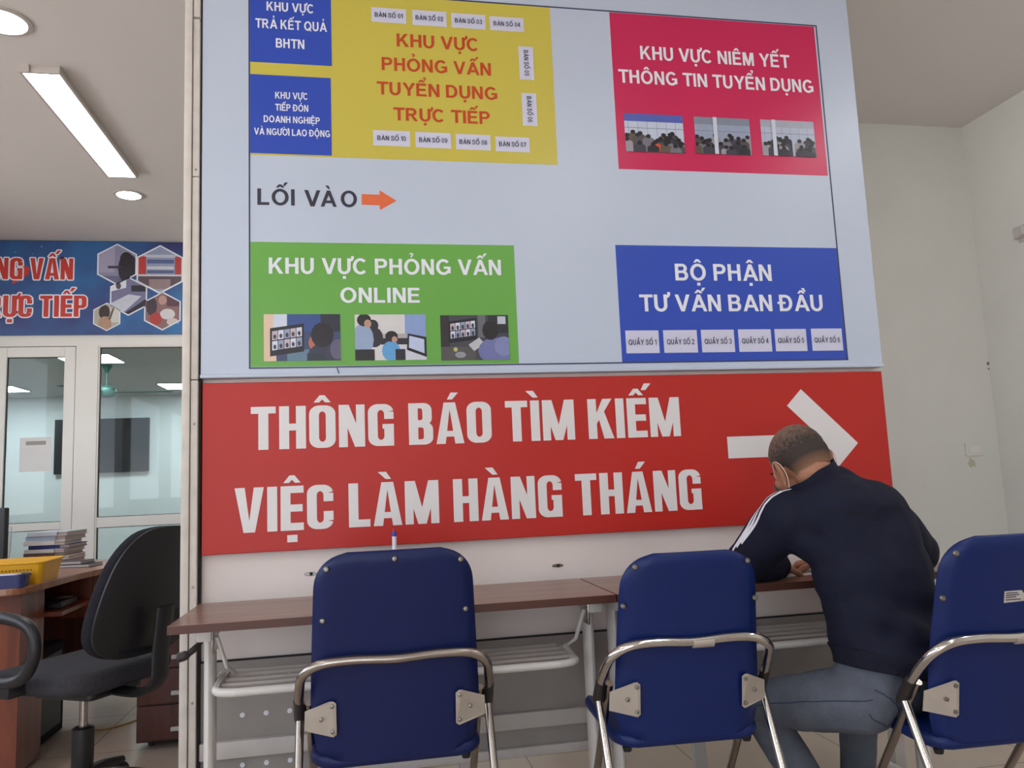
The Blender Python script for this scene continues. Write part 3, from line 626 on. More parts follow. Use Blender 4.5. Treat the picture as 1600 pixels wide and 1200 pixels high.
k.poly([(q[0], yy, q[1]) for q in [(P['sa'].x, zt-hs), (xi, zt-hs), dn(P['ti']), dn(P['to']), up_(P['tip']), up_(P['to']), up_(P['ti']), (xi, zt+hs), (P['sa'].x, zt+hs)]], M_SIGNW); spart(k, 'arrow')

# ------------------------------------------------------------------ folding tables along the partition
def folding_table(x0, x1, label, lever_left):
    t = thing('folding_table', label, 'table', (x0, -.2, 0), 0, 'folding tables under the red sign'); Lx = x1-x0
    k = MB(); k.box((0, -.2, .728), (Lx, .2, .75), M_TABLETOP); 
    for a, b in (((-.001, -.2015, .728), (Lx+.001, -.199, .749)), ((-.0015, -.2, .728), (0, .2, .749)), ((Lx, -.2, .728), (Lx+.0015, .2, .749))): k.box(a, b, M_EDGE)
    k.build('tabletop', t)
    for s, lx in ((1, .072 if lever_left else .036), (-1, Lx-.036 if lever_left else Lx-.15)):
        k = MB(); n = 16; pr = [(.016*math.cos(2*math.pi*i/n), .03*math.sin(2*math.pi*i/n)) for i in range(n)]
        k.prism([(lx+a, -.02+b) for a, b in pr], 'z', .05, .70, M_WTUBE, smooth=True); k.box((lx-.02, -.12, .69), (lx+.02, .10, .728), M_WTUBE, .004); k.build('leg', t)
        k = MB(); k.tube([(lx, -.17, .05), (lx, .17, .05)], .022, M_WTUBE, 12); o = k.build('foot_bar', t)
        for yy in (-.155, .155):
            k = MB(); k.lathe([(.012, -.012), (.024, -.012), (.025, -.006), (.025, .006), (.024, .012), (.012, .012)], (lx, yy, .0255), M_RUBBER, 16, 'x'); k.build('caster', t)
        k = MB(); k.box((lx+s*.02-.003, -.11, .655), (lx+s*.02+.003, -.03, .728), M_CHROMED, .002)
        k.tube([(lx+s*.03, -.10, .70), (lx+s*.05, -.06, .61), (lx+s*.06, .02, .575)], .006, M_WTUBE, 8); k.build('fold_bracket', t)
    lv = Vector((.058, -.06, .685)) if lever_left else Vector((Lx-.055, -.06, .685))
    k = MB(); s = -1 if lever_left else 1
    k.tube(spline([lv, lv+Vector((s*.01, -.02, -.012)), lv+Vector((s*.035, -.028, -.03)), lv+Vector((s*.058, -.03, -.036))], 5), [.006]*5+[.009]*5+[.013]*5+[.010], M_PLASTIC, 10); k.build('release_lever', t)
    k = MB(); r = .0115; zz = .558
    k.tube(spline([(.095, .03, zz+.012), (.097, -.05, zz), (.105, -.11, zz), (.15, -.135, zz), (.25, -.137, zz), (Lx-.25, -.137, zz), (Lx-.15, -.135, zz), (Lx-.105, -.11, zz), (Lx-.097, -.05, zz), (Lx-.095, .03, zz+.012)], 6), r, M_WTUBE, 12)
    for yy, rr in ((-.06, .006), (.0, .006), (.06, .006), (.11, .006)): k.tube([(.10, yy, zz+.003), (Lx-.10, yy, zz+.003)], rr, M_STEELL, 8)
    for xx in (.105, Lx-.105):
        k.box((xx-.003, -.09, zz-.012), (xx+.003, .12, zz+.012), M_STEELL, .002)
    k.build('book_shelf', t)
    return t
folding_table(-.505, .690, 'brown-topped white folding table, left one of two below the red sign', True)
folding_table(.696, 1.895, 'brown-topped white folding table with the seated person writing on it', False)

# ------------------------------------------------------------------ blue folding chairs
def folding_chair(label, loc, rz, w, top, vinyl, worn, screws, sticker=False):
    t = thing('folding_chair', label, 'chair', loc, rz, 'blue folding chairs at the tables'); h = w/2
    tube = M_CHROMED if worn else M_CHROME
    lean = lambda z: -.195-.17*(z-.42)-.10*max(0, z-.62)**1.3
    # backrest: pad with rounded top corners, a little wider low down, leaning back
    out = []
    for cx, cz, a0 in ((h-.085, top-.085, 0), (-h+.085, top-.085, 90)):
        for i in range(9): a = math.radians(a0+90*i/8); out.append((cx*.965+.082*math.cos(a), cz+.085*math.sin(a)))
    out += [(-h*1.0, top-.22), (-h*1.03, top-.36), (-h*.99, .455), (-h*.90, .415), (h*.90, .415), (h*.99, .455), (h*1.03, top-.36), (h*1.0, top-.22)]
    k = MB(); bm = bmesh.new(); nz_ = 26
    zs = [.405+(top+.001-.405)*i/nz_ for i in range(nz_+1)]
    def width(z):
        xs = []
        for i in range(len(out)):
            (xa, za), (xb, zb) = out[i], out[(i+1) % len(out)]
            if (za-z)*(zb-z) <= 0 and za != zb: xs.append(xa+(xb-xa)*(z-za)/(zb-za))
        return max([abs(x) for x in xs] or [h*.6])
    zs = [.416+(top-.4165)*(1-(1-i/nz_)**1.6) for i in range(nz_)]+[top+.003]
    rows = []; NX = 12
    for z in zs:
        wv = width(min(z, top-.0005)) if z < top else (h-.085)*.955
        rows.append([(wv*(-1+2*j/NX), z) for j in range(NX+1)])
    def surf(x, z, s):
        u = min(1, abs(x)/h); edge = max(0.0, (abs(x)/max(width(min(z, top-.001)), .01)-.80)/.20); e2 = max(0., (z-(top-.03))/.035)
        th = .014*(1-.85*min(1, max(edge, e2))**2.2)
        return Vector((x, lean(z)+.018*u*u-.0+s*th, z))
    for s in (-1, 1):
        V = [surf(x, z, s) for row in rows for x, z in row]; F = []
        for i in range(len(rows)-1):
            for j in range(NX): F.append((i*(NX+1)+j, i*(NX+1)+j+1, (i+1)*(NX+1)+j+1, (i+1)*(NX+1)+j))
        k.add(V, F, vinyl, True)
    V = []; ring = [(i, 0) for i in range(len(rows))]+[(len(rows)-1, j) for j in range(1, NX+1)]+[(i, NX) for i in range(len(rows)-2, -1, -1)]+[(0, j) for j in range(NX-1, 0, -1)]
    for i, j in ring:
        x, z = rows[i][j]; V += [surf(x, z, -1), surf(x, z, 1)]
    F = [(2*i, 2*((i+1) % len(ring)), 2*((i+1) % len(ring))+1, 2*i+1) for i in range(len(ring))]
    k.add(V, F, vinyl, True); back = k.build('backrest', t, auto=False)
    me = back.data; bm = bmesh.new(); bm.from_mesh(me); bmesh.ops.remove_doubles(bm, verts=bm.verts[:], dist=1e-5); bmesh.ops.recalc_face_normals(bm, faces=bm.faces[:]); bm.to_mesh(me); bm.free(); me.set_sharp_from_angle(angle=math.radians(75))
    bz = lambda x, z: lean(z)+.018*min(1, abs(x)/h)**2-.014
    for sx, sz in screws:
        k = MB(); x, z = sx*h, top-sz; k.lathe([(.0075, 0.002), (.0075, -.001), (.005, -.004), (.0015, -.0045)], (x, bz(x, z), z), M_SCREW, 14, 'y'); k.build('screw', back)
    if sticker:
        k = MB(); x, z = .0, top-.145; P = [(-.024, -.014), (.030, -.012), (.030, .004), (.022, .014), (-.024, .014)]
        k.poly([(x+a, bz(x+a, z+b)-.0008, z+b) for a, b in P], mat('aged_sticker', (196, 190, 182), .6, var=.08, scale=60))
        for b, x1 in ((.008, .012), (.003, .016), (-.002, .008), (-.008, .02)): k.poly([(x-.02, bz(x, z+b)-.0014, z+b), (x+x1, bz(x, z+b)-.0014, z+b), (x+x1, bz(x, z+b)-.0014, z+b+.0022), (x-.02, bz(x, z+b)-.0014, z+b+.0022)], M_TXK)
        o = k.build('sticker', back); o['label'] = 'small white sticker'
    # seat
    k = MB(); k.prism(rrect(-h*1.06, -.20, h*1.06, .20, .06), 'z', .405, .438, vinyl, .014, 4, True); seat = k.build('seat', t)
    for v in seat.data.vertices:
        v.co.z += -.010*max(0, 1-(v.co.x/h)**2)+.05*(v.co.y-.0)*.35
    # tubes
    g = h+.032; r = .0118; zr = .668
    ry = lean(zr)-.028
    k = MB(); k.tube(spline([(-g-.004, ry+.105, zr-.128), (-g, ry+.062, zr-.075), (-g+.012, ry+.020, zr-.030), (-g+.055, ry+.002, zr-.004), (-h*.5, ry, zr+.001), (0, ry-.002, zr-.003), (h*.5, ry, zr+.001), (g-.055, ry+.002, zr-.004), (g-.012, ry+.020, zr-.030), (g, ry+.062, zr-.075), (g+.004, ry+.105, zr-.128)], 7), r, tube, 14); rail = k.build('back_rail', t)
    if not worn:
        k = MB(); k.tube([(-.004, ry-.002, zr-.0058), (.05, ry-.002, zr-.0055)], r+.0012, M_PLATE, 14); k.build('rail_splice', rail)
    for s in (-1, 1):
        a = Vector((s*(g+.004), ry+.105, zr-.128)); dv = Vector((0, .62, -.80)).normalized()
        k = MB(); k.tube([a-Vector((0, .018, -.024)), a, a+dv*.035, a+dv*.05], [r+.001, r+.0025, r+.0035, r+.001], M_PLASTIC, 14); k.build('sleeve', t)
        e = Vector((s*(g-.020), .215, .012)); a2 = Vector((s*(g-.020), ry+.095, zr-.112)); k = MB(); k.tube([a2, (a2+e)/2, e], .0105, M_CHROMED, 12); fl = k.build('front_leg', t)
        k = MB(); k.lathe([(.014, 0), (.015, .004), (.013, .03)], (e.x, e.y, 0), M_RUBBER, 14); k.build('rubber_foot', fl)
        b0 = a+dv*.03; b1 = Vector((s*(g+.004), -.40, .012)); k = MB(); k.tube([b0, b0*.9+b1*.1, b1], .0105, tube, 12); rl = k.build('rear_leg', t)
        k = MB(); k.lathe([(.014, 0), (.015, .004), (.013, .03)], (b1.x, b1.y, 0), M_RUBBER, 14); k.build('rubber_foot', rl)
        k = MB(); zc = .525; pl = [(s*(h*.72), zc+.038), (s*(h*.74+.004), zc+.044), (s*(h*.80), zc+.044), (s*(h+.02), zc+.018), (s*(h+.022), zc-.030), (s*(h*.76), zc-.044), (s*(h*.72), zc-.038)]
        yb_ = lean(zc)-.012
        k.prism(pl, 'y', yb_-.0035, yb_-.0005, M_PLATE, .0008, 1); br_ = k.build('bracket', t)
        for v in br_.data.vertices: v.co.y += -.17*(v.co.z-zc)+max(0, abs(v.co.x)-h*.95)*.9
        for bx_, bzz in ((h*.77, .032), (h*.77, -.030), (h*.90, .002)):
            k = MB(); k.lathe([(.0055, .001), (.005, -.003), (.001, -.004)], (s*bx_, yb_-.0035-.17*bzz, zc+bzz), M_SCREW, 12, 'y'); k.build('bolt', br_)
        k = MB(); k.lathe([(.010, 0), (.013, .012), (.008, .016)], (s*(h*.86), -.17, .386), M_RUBBER, 12); k.build('stop_bumper', t)
    k = MB(); k.tube([(-g, .10, .165), (g, .10, .165)], .008, M_CHROMED, 10); k.build('cross_bar', t)
    return t
folding_chair('deep blue folding chair with worn rail, leftmost of the three, below the pen', (.065, -.325, 0), 0, .405, .925, M_NAVYSEAT, True, [(-.80, .035), (.0, .018), (.80, .03), (-.86, .16), (.86, .155)])
folding_chair('royal blue folding chair with shiny spliced rail, between the empty chair and the seated person', (.812, -.415, 0), math.radians(-3), .372, .885, M_BLUESEAT, False, [(-.78, .028), (.80, .028), (-.93, .125), (.93, .125)])
folding_chair('royal blue folding chair with white sticker that the person sits on', (1.515, -.655, 0), math.radians(-2), .372, .905, M_BLUESEAT, False, [(-.80, .035), (.80, .035), (-.93, .14), (.93, .14)], True)

# ------------------------------------------------------------------ seated person
def cap_mesh(bm, a, b, ra, rb, seg=16):
    a, b = Vector(a), Vector(b); tmp = bmesh.new()
    for c, r in ((a, ra), (b, rb)):
        bmesh.ops.create_uvsphere(tmp, u_segments=seg, v_segments=seg//2, radius=r, matrix=Matrix.Translation(c))
    res = bmesh.ops.convex_hull(tmp, input=tmp.verts[:])
    bmesh.ops.delete(tmp, geom=list(set(g for g in res['geom_interior']+res['geom_unused'] if isinstance(g, bmesh.types.BMVert))), context='VERTS')
    _merge(bm, tmp)
def _merge(bm, tmp):
    me = bpy.data.meshes.new('t'); tmp.to_mesh(me); tmp.free(); bm.from_mesh(me); bpy.data.meshes.remove(me)
def ell_mesh(bm, c, r, rot=None, seg=24):
    tmp = bmesh.new(); bmesh.ops.create_uvsphere(tmp, u_segments=seg, v_segments=seg//2, radius=1)
    Mx = Matrix.Translation(Vector(c)) @ (rot.to_4x4() if rot else Matrix.Identity(4)) @ Matrix.Diagonal((*r, 1))
    bmesh.ops.transform(tmp, matrix=Mx, verts=tmp.verts[:]); _merge(bm, tmp)
def fuse(name, bm, voxel, it, m, parent, wob=0.0, wscale=6.0):
    """voxel-fuse the limbs into one skin, smooth it, add soft folds"""
    me = bpy.data.meshes.new(name); bm.to_mesh(me); bm.free(); o = bpy.data.objects.new(name, me); COL.objects.link(o)
    r = o.modifiers.new('r', 'REMESH'); r.mode = 'VOXEL'; r.voxel_size = voxel; r.use_smooth_shade = True
    if it: s = o.modifiers.new('s', 'SMOOTH'); s.iterations = it; s.factor = .5
    dg = bpy.context.evaluated_depsgraph_get(); dg.update(); n = bpy.data.meshes.new_from_object(o.evaluated_get(dg)); n.name = name
    o.modifiers.clear(); o.data = n; n.materials.clear(); n.materials.append(m)
    if wob:
        for v in n.vertices:
            p = v.co*wscale; d = noise.noise(p)+.5*noise.noise(p*2.3+Vector((3, 1, 7))); v.co += v.normal*(wob*d)
    for p in n.polygons: p.use_smooth = True
    if parent is not None: o.parent = parent
    return o
def surf_strip(tree, pts, width, m, mb, off=.002, n=6, rise=None):
    P = spline(pts, n); Q = []
    for p in P:
        co, no, *_ = tree.find_nearest(p); Q.append((co, no))
    A = []
    for i, (c, no) in enumerate(Q):
        t = (Q[min(i+1, len(Q)-1)][0]-Q[max(i-1, 0)][0]).normalized(); s = no.cross(t).normalized(); row = []
        for u in (-.5, -.17, .17, .5):
            q = c+s*width*u; cc, nn, *_ = tree.find_nearest(q); row.append(cc+nn*off)
        A.append(row)
    V = [v for r in A for v in r]; F = [(4*i+j, 4*i+j+1, 4*i+j+5, 4*i+j+4) for i in range(len(A)-1) for j in range(3)]
    mb.add(V, F, m, True)

PB = Vector((1.31, -.62, 0)); person = thing('person', 'person in navy tracksuit top and jeans bent over the table, writing', 'person', PB+Vector((.030, -.01, -.006)))
L = lambda x, y, z: Vector((x, y, z))-PB
J = dict(pel=L(1.318, -.640, .520), waist=L(1.300, -.615, .655), mid=L(1.300, -.595, .80), up=L(1.292, -.560, .94), nb=L(1.248, -.520, 1.045), hd=L(1.208, -.486, 1.104),
         ls=L(1.140, -.520, .955), le=L(1.078, -.365, .819), lw=L(1.222, -.285, .792), rs=L(1.420, -.545, .945), re=L(1.606, -.430, .826), rw=L(1.405, -.25, .795),
         lh=L(1.250, -.625, .478), lk=L(1.090, -.340, .405), la=L(1.245, -.42, .10), rh=L(1.395, -.60, .508), rk=L(1.53, -.20, .452), ra=L(1.47, -.215, .10))
# body: trunk, limbs, hands, neck and head as one skin
hr = Matrix.Rotation(math.radians(2), 3, 'Z') @ Matrix.Rotation(math.radians(-10), 3, 'Y') @ Matrix.Rotation(math.radians(-33), 3, 'X')    # looks down towards the paper
H = lambda x, y, z: J['hd']+hr @ Vector((x, y, z))
bm = bmesh.new()
ell_mesh(bm, H(0, -.012, .022), (.076, .094, .084), hr); ell_mesh(bm, H(0, -.045, .0), (.066, .058, .07), hr); ell_mesh(bm, H(0, .035, -.022), (.062, .062, .082), hr); ell_mesh(bm, H(0, .056, -.078), (.040, .036, .034), hr)
cap_mesh(bm, H(0, .098, .004), H(0, .112, -.036), .009, .014); ell_mesh(bm, H(0, .092, -.068), (.024, .012, .012), hr); cap_mesh(bm, H(-.03, .082, .022), H(.03, .082, .022), .014, .014)
for s in (-1, 1):
    er = hr @ Matrix.Rotation(math.radians(s*24), 3, 'Z') @ Matrix.Rotation(math.radians(12), 3, 'X')
    ell_mesh(bm, H(s*.079, -.012, -.022), (.008, .020, .033), er); ell_mesh(bm, H(s*.086, -.022, -.008), (.006, .012, .022), er); cap_mesh(bm, H(s*.078, -.002, -.046), H(s*.079, -.004, -.056), .007, .006)
    ell_mesh(bm, H(s*.045, .062, -.02), (.022, .02, .02), hr)
cap_mesh(bm, H(0, -.03, -.05), J['nb']+Vector((.012, -.01, -.01)), .053, .060)
cap_mesh(bm, J['nb'], J['up'], .055, .09); cap_mesh(bm, J['ls'], J['rs'], .06, .06); cap_mesh(bm, J['up'], J['mid'], .085, .085); cap_mesh(bm, J['mid'], J['pel'], .085, .085)
for s in 'lr':
    cap_mesh(bm, J[s+'s'], J[s+'e'], .046, .037); cap_mesh(bm, J[s+'e'], J[s+'w'], .038, .025)
    cap_mesh(bm, J[s+'h'], J[s+'k'], .064, .045); cap_mesh(bm, J[s+'k'], J[s+'a'], .043, .032)
    f0 = J[s+'a']; cap_mesh(bm, f0+Vector((0, 0, -.04)), f0+Vector((.012, .085, -.066)), .024, .016)
def hand(bm, wrist, fw, upv, thumb, curls):
    fw = fw.normalized(); sd = fw.cross(upv).normalized(); upv = sd.cross(fw).normalized()
    P = lambda a, b, c: wrist+fw*a+sd*b+upv*c
    for b, e in ((-.028, .082), (-.010, .088), (.010, .085), (.028, .076)): cap_mesh(bm, P(.005, b*.55, 0), P(e, b, 0), .014, .0105, 10)
    for (b, e, ln), cu in zip(((-.029, .082, .068), (-.010, .088, .078), (.010, .085, .074), (.028, .076, .058)), curls):
        p = P(e, b, 0); a = 0.0; r = .0088
        for q in (.46, .31, .23):
            a += cu; n = p+(fw*math.cos(a)-upv*math.sin(a))*(ln*q); cap_mesh(bm, p, n, r, r*.92, 10); p = n; r *= .92
    t = thumb
    p = P(.02, t*.028, -.004)
    for q, (da, db, dc) in zip((.038, .032, .026), ((.62, .70, -.35), (.80, .35, -.48), (.90, .05, -.43))):
        n = p+(fw*da+sd*db*t+upv*dc)*q; cap_mesh(bm, p, n, .0115, .0098, 10); p = n
hand(bm, J['lw'], Vector((.040, .055, -.016)), Vector((0, 0, 1)), 1, (.18, .2, .22, .26))
hand(bm, J['rw'], Vector((-.030, .058, -.012)), Vector((.12, -.1, 1)), -1, (.62, .66, .72, .80))
body = fuse('body', bm, .0042, 2, M_SKIN, person)
# hair: the cropped cap of hair, thin on top
def patch(src, keep, off, name, m, parent, thick=0):
    me = src.data; bm = bmesh.new(); bm.from_mesh(me); bm.normal_update()
    ns = {v.index: v.normal.copy() for v in bm.verts}
    bmesh.ops.delete(bm, geom=[f for f in bm.faces if not keep(f.calc_center_median())], context='FACES')
    loc = J['hd']; inv = hr.inverted()
    for v in bm.verts: v.co += v.normal*off
    n = bpy.data.meshes.new(name)
    for v in bm.verts: v.co = inv @ (v.co-loc)
    bm.to_mesh(n); bm.free(); n.materials.append(m)
    for p in n.polygons: p.use_smooth = True
    o = bpy.data.objects.new(name, n); COL.objects.link(o); o.parent = parent; o.location = loc; o.rotation_euler = hr.to_euler(); return o
ih = hr.inverted()
def hair_keep(c):
    q = ih @ (c-J['hd'])
    if q.length > .135: return False
    if abs(q.x) > .0765 and q.z < .02: return False
    lim = -.052 if q.y < -.03 else (-.012 if q.y < .015 else .035+(q.y-.015)*.9)
    return q.z+.004*noise.noise(q*90) > lim and q.y < .075
patch(body, hair_keep, .0016, 'hair', M_HAIR, person)
def mask_keep(c):
    q = ih @ (c-J['hd']); return q.y > .045 and -.112 < q.z < -.012 and q.length < .16 and abs(q.x) < .068
mk = patch(body, mask_keep, .004, 'face_mask', M_MASK, person)
k = MB()
for s in (-1, 1):
    k.tube(spline([(s*.066, .048, -.016), (s*.082, .010, -.000), (s*.088, -.018, .012), (s*.0875, -.040, -.008), (s*.082, -.036, -.042), (s*.074, -.004, -.066), (s*.060, .046, -.082)], 6), .0013, M_STRAP, 8)
k.build('ear_loop', mk)
for v in mk.data.vertices:      # the pleated sheet stands off the face in one smooth bulge
    q = v.co; q.y = max(q.y, .126-10*q.x*q.x-8.0*(q.z+.045)**2)
for s in (-1, 1):
    k = MB(); k.tube(spline([tuple(J['hd']+hr @ Vector((s*x, y, z))) for x, y, z in ((.013, .0985, .029), (.030, .0965, .035), (.047, .084, .030))], 5), [.0022]*5+[.003]*5+[.0016], M_HAIRB, 8); k.build('eyebrow', person)
    k = MB(); k.lathe([(.0004, -.009), (.007, -.006), (.0095, 0), (.007, .006), (.0004, .009)], (0, 0, 0), M_EYE, 16, 'y'); e_ = k.build('eye', person); e_.location = J['hd']+hr @ Vector((s*.031, .0865, .008))
# jacket
bm = bmesh.new()
cap_mesh(bm, J['up']+Vector((-.05, .0, .02)), J['up']+Vector((.065, -.0, .005)), .112, .112); cap_mesh(bm, J['mid']+Vector((-.02, 0, 0)), J['mid']+Vector((.07, 0, .01)), .118, .118)
cap_mesh(bm, J['waist']+Vector((-.0, 0, 0)), J['waist']+Vector((.065, 0, 0)), .112, .112); cap_mesh(bm, J['pel']+Vector((-.012, .0, .02)), J['pel']+Vector((.05, .0, .02)), .130, .130); cap_mesh(bm, J['pel']+Vector((-.012, .0, -.06)), J['pel']+Vector((.05, .0, -.06)), .130, .130)
cap_mesh(bm, J['up']+Vector((-.03, 0, 0)), J['mid']+Vector((-.01, 0, 0)), .115, .118); cap_mesh(bm, J['up']+Vector((.072, 0, -.01)), J['mid']+Vector((.072, 0, .01)), .112, .118)
cap_mesh(bm, J['mid'], J['waist'], .118, .113); cap_mesh(bm, J['mid']+Vector((.08, 0, 0)), J['waist']+Vector((.065, 0, 0)), .118, .113); cap_mesh(bm, J['waist']+Vector((.03, 0, 0)), J['pel']+Vector((.03, .0, .03)), .122, .128)
cap_mesh(bm, J['ls']+Vector((.02, 0, -.005)), J['nb']+Vector((.0, -.01, -.04)), .076, .072); cap_mesh(bm, J['rs']+Vector((-.02, 0, -.005)), J['nb']+Vector((.035, -.012, -.020)), .080, .070)
cap_mesh(bm, J['ls'], J['le'], .078, .062); cap_mesh(bm, J['rs'], J['re'], .076, .060)
cap_mesh(bm, J['ls']+Vector((.01, .0, -.02)), J['mid']+Vector((.0, .01, .03)), .07, .09)
cap_mesh(bm, J['le'], J['lw'].lerp(J['le'], .16), .060, .045); cap_mesh(bm, J['re'], J['rw'].lerp(J['re'], .10), .058, .043)
jacket = fuse('jacket', bm, .009, 5, M_JACKET, person, .008, 8.0)
for v in jacket.data.vertices:      # slanting folds where the cloth gathers above the hem
    q = v.co; m_ = max(0, min(1, (.86-q.z)/.18))*max(0, min(1, (q.z-.50)/.08)); t_ = q.z*58+q.x*26+3.0*noise.noise(q*5)
    v.co = q+v.normal*(.0075*m_*math.sin(t_)*(.6+.8*noise.noise(q*4+Vector((5, 0, 0)))))
hem_c, hem_n = J['pel']+Vector((.02, 0, .022)), Vector((.22, .05, 1)).normalized()      # cut the tracksuit top off at its hem
bm = bmesh.new(); bm.from_mesh(jacket.data)
bmesh.ops.bisect_plane(bm, geom=bm.verts[:]+bm.edges[:]+bm.faces[:], plane_co=hem_c, plane_no=hem_n, clear_inner=True)
bm.to_mesh(jacket.data); bm.free()
for p in jacket.data.polygons: p.use_smooth = True
jt = BVHTree.FromPolygons([v.co for v in jacket.data.vertices], [tuple(p.vertices) for p in jacket.data.polygons])
# standing collar, hem, cuffs
def band(name, c, axis, ra, rb, hgt, m, parent, tilt=0, thick=.006, n=40, flare=1.0):
    ax = Vector(axis).normalized(); e1 = ax.cross(Vector((0, 1, 0))).normalized(); e2 = ax.cross(e1).normalized(); k = MB(); V = []; prof = [(1, -.5), (1.0, 0), (flare, .5), (flare-thick/ra, .5), (1-thick/ra, 0), (1-thick/ra, -.5)]
    for i in range(n):
        a = 2*math.pi*i/n
        for s, hh in prof: V.append(c+e1*(ra*s*math.cos(a))+e2*(rb*s*math.sin(a))+ax*(hgt*hh+.002*math.sin(5*a+hh)))
    q = len(prof); F = [(i*q+j, ((i+1) % n)*q+j, ((i+1) % n)*q+(j+1) % q, i*q+(j+1) % q) for i in range(n) for j in range(q)]
    k.add(V, F, m, True); return k.build(name, parent)
band('collar', J['nb']+Vector((-.020, -.008, .002)), (-.046, .02, .085), .076, .074, .056, M_JACKET, jacket, flare=1.04)
me = jacket.data; bm = bmesh.new(); bm.from_mesh(me); bm.normal_update()
bmesh.ops.delete(bm, geom=[f for f in bm.faces if (f.calc_center_median()-hem_c).dot(hem_n) > .045], context='FACES')
for v in bm.verts: v.co += v.normal*(.004+.0012*math.sin(v.co.x*420)*math.cos(v.co.y*420))
bmesh.ops.solidify(bm, geom=bm.faces[:], thickness=.004)
n = bpy.data.meshes.new('hem_band'); bm.to_mesh(n); bm.free(); n.materials.append(M_JACKETD)
for p in n.polygons: p.use_smooth = True
o = bpy.data.objects.new('hem_band', n); COL.objects.link(o); o.parent = jacket
for s in 'lr':
    e = J[s+'w'].lerp(J[s+'e'], .06); band('cuff', e, J[s+'w']-J[s+'e'], .041, .040, .04, M_JACKETD, jacket, n=24)
out_l = Vector((-.75, -.45, .5))
k = MB()
for d in (0, 1, 2):      # three white stripes down the outside of the sleeve
    q = Vector((.008, -.016, .008))*(d-1)*1.45
    surf_strip(jt, [J['ls']+Vector((.005, .01, .090))+q, J['ls']+Vector((-.045, .005, .070))+q, J['ls'].lerp(J['le'], .45)+Vector((-.060, -.03, .05))+q, J['ls'].lerp(J['le'], .88)+Vector((-.062, -.03, .035))+q*.9], .0085, M_TXW, k, .0022, 8)
k.build('sleeve_stripe', jacket)
k = MB()
surf_strip(jt, [J['ls']+Vector((.02, -.10, .02)), J['up']+Vector((-.02, -.16, .03)), J['up']+Vector((.06, -.16, .035)), J['rs']+Vector((.0, -.10, .025))], .0045, mat('dark_seam_navy', (9, 10, 20), .9), k, .0015, 10)  # yoke seam strip in a navy darker than the jacket
surf_strip(jt, [J['rs']+Vector((-.01, -.09, .04)), J['rs']+Vector((.025, -.09, -.03)), J['mid']+Vector((.16, -.06, .03))], .003, M_JACKETD, k, .0015, 8)
k.build('yoke_seam', jacket)
# jeans
bm = bmesh.new()
cap_mesh(bm, J['pel']+Vector((-.03, .01, .01)), J['pel']+Vector((.06, .01, .02)), .106, .106); cap_mesh(bm, J['pel']+Vector((-.01, 0, .07)), J['pel']+Vector((.05, 0, .07)), .096, .096)
for s in 'lr':
    cap_mesh(bm, J[s+'h'], J[s+'h'].lerp(J[s+'k'], .5), .088, .078); cap_mesh(bm, J[s+'h'].lerp(J[s+'k'], .5), J[s+'k'], .078, .064); cap_mesh(bm, J[s+'k'], J[s+'k'].lerp(J[s+'a'], .45), .063, .058); cap_mesh(bm, J[s+'k'].lerp(J[s+'a'], .45), J[s+'a'], .058, .052)
jeans = fuse('jeans', bm, .008, 3, M_JEANS, person, .003, 14.0)
bm = bmesh.new(); bm.from_mesh(jeans.data)      # the waist of the jeans ends under the tracksuit top
bmesh.ops.bisect_plane(bm, geom=bm.verts[:]+bm.edges[:]+bm.faces[:], plane_co=hem_c+hem_n*.012, plane_no=hem_n)
bmesh.ops.delete(bm, geom=[f for f in bm.faces if (f.calc_center_median()-hem_c).dot(hem_n) > .0121 and (f.calc_center_median()-J['pel']).length < .25], context='FACES')
bmesh.ops.holes_fill(bm, edges=[e for e in bm.edges if e.is_boundary], sides=0)
bm.to_mesh(jeans.data); bm.free()
for p in jeans.data.polygons: p.use_smooth = True
jeans.data.set_sharp_from_angle(angle=math.radians(60))
dt = BVHTree.FromPolygons([v.co for v in jeans.data.vertices], [tuple(p.vertices) for p in jeans.data.polygons])
k = MB()
hp = J['lh']; kn = J['lk']
surf_strip(dt, [hp+Vector((-.03, -.09, .02)), hp.lerp(kn, .45)+Vector((-.09, -.05, .02)), kn+Vector((-.06, -.05, .01))], .003, M_JEANSD, k, .0012, 8)
for a, b in (((-.03, -.10, .045), (.01, -.12, .02)), ((.01, -.12, .02), (.05, -.12, -.05)), ((.05, -.12, -.05), (.02, -.12, -.09)), ((.02, -.12, -.09), (-.05, -.10, -.02))):
    surf_strip(dt, [hp+Vector(a), hp+(Vector(a)+Vector(b))/2, hp+Vector(b)], .003, M_JEANSD, k, .0012, 5)
k.build('stitched_seam', jeans)
k = MB(); surf_strip(dt, [J['pel']+Vector((-.13, -.06, .045)), J['pel']+Vector((-.03, -.13, .04)), J['pel']+Vector((.06, -.13, .035)), J['pel']+Vector((.15, -.06, .04))], .034, M_JEANS, k, .003, 8); k.build('waistband', jeans)
for s in 'lr':
    bm = bmesh.new(); a = J[s+'a']; cap_mesh(bm, a+Vector((-.005, -.03, -.062)), a+Vector((.015, .10, -.068)), .036, .030); cap_mesh(bm, a+Vector((0, 0, -.03)), a+Vector((.01, .06, -.06)), .040, .034)
    o = fuse('shoe', bm, .007, 2, M_BLACK, person)
    for v in o.data.vertices: v.co.z = max(v.co.z, .0005)

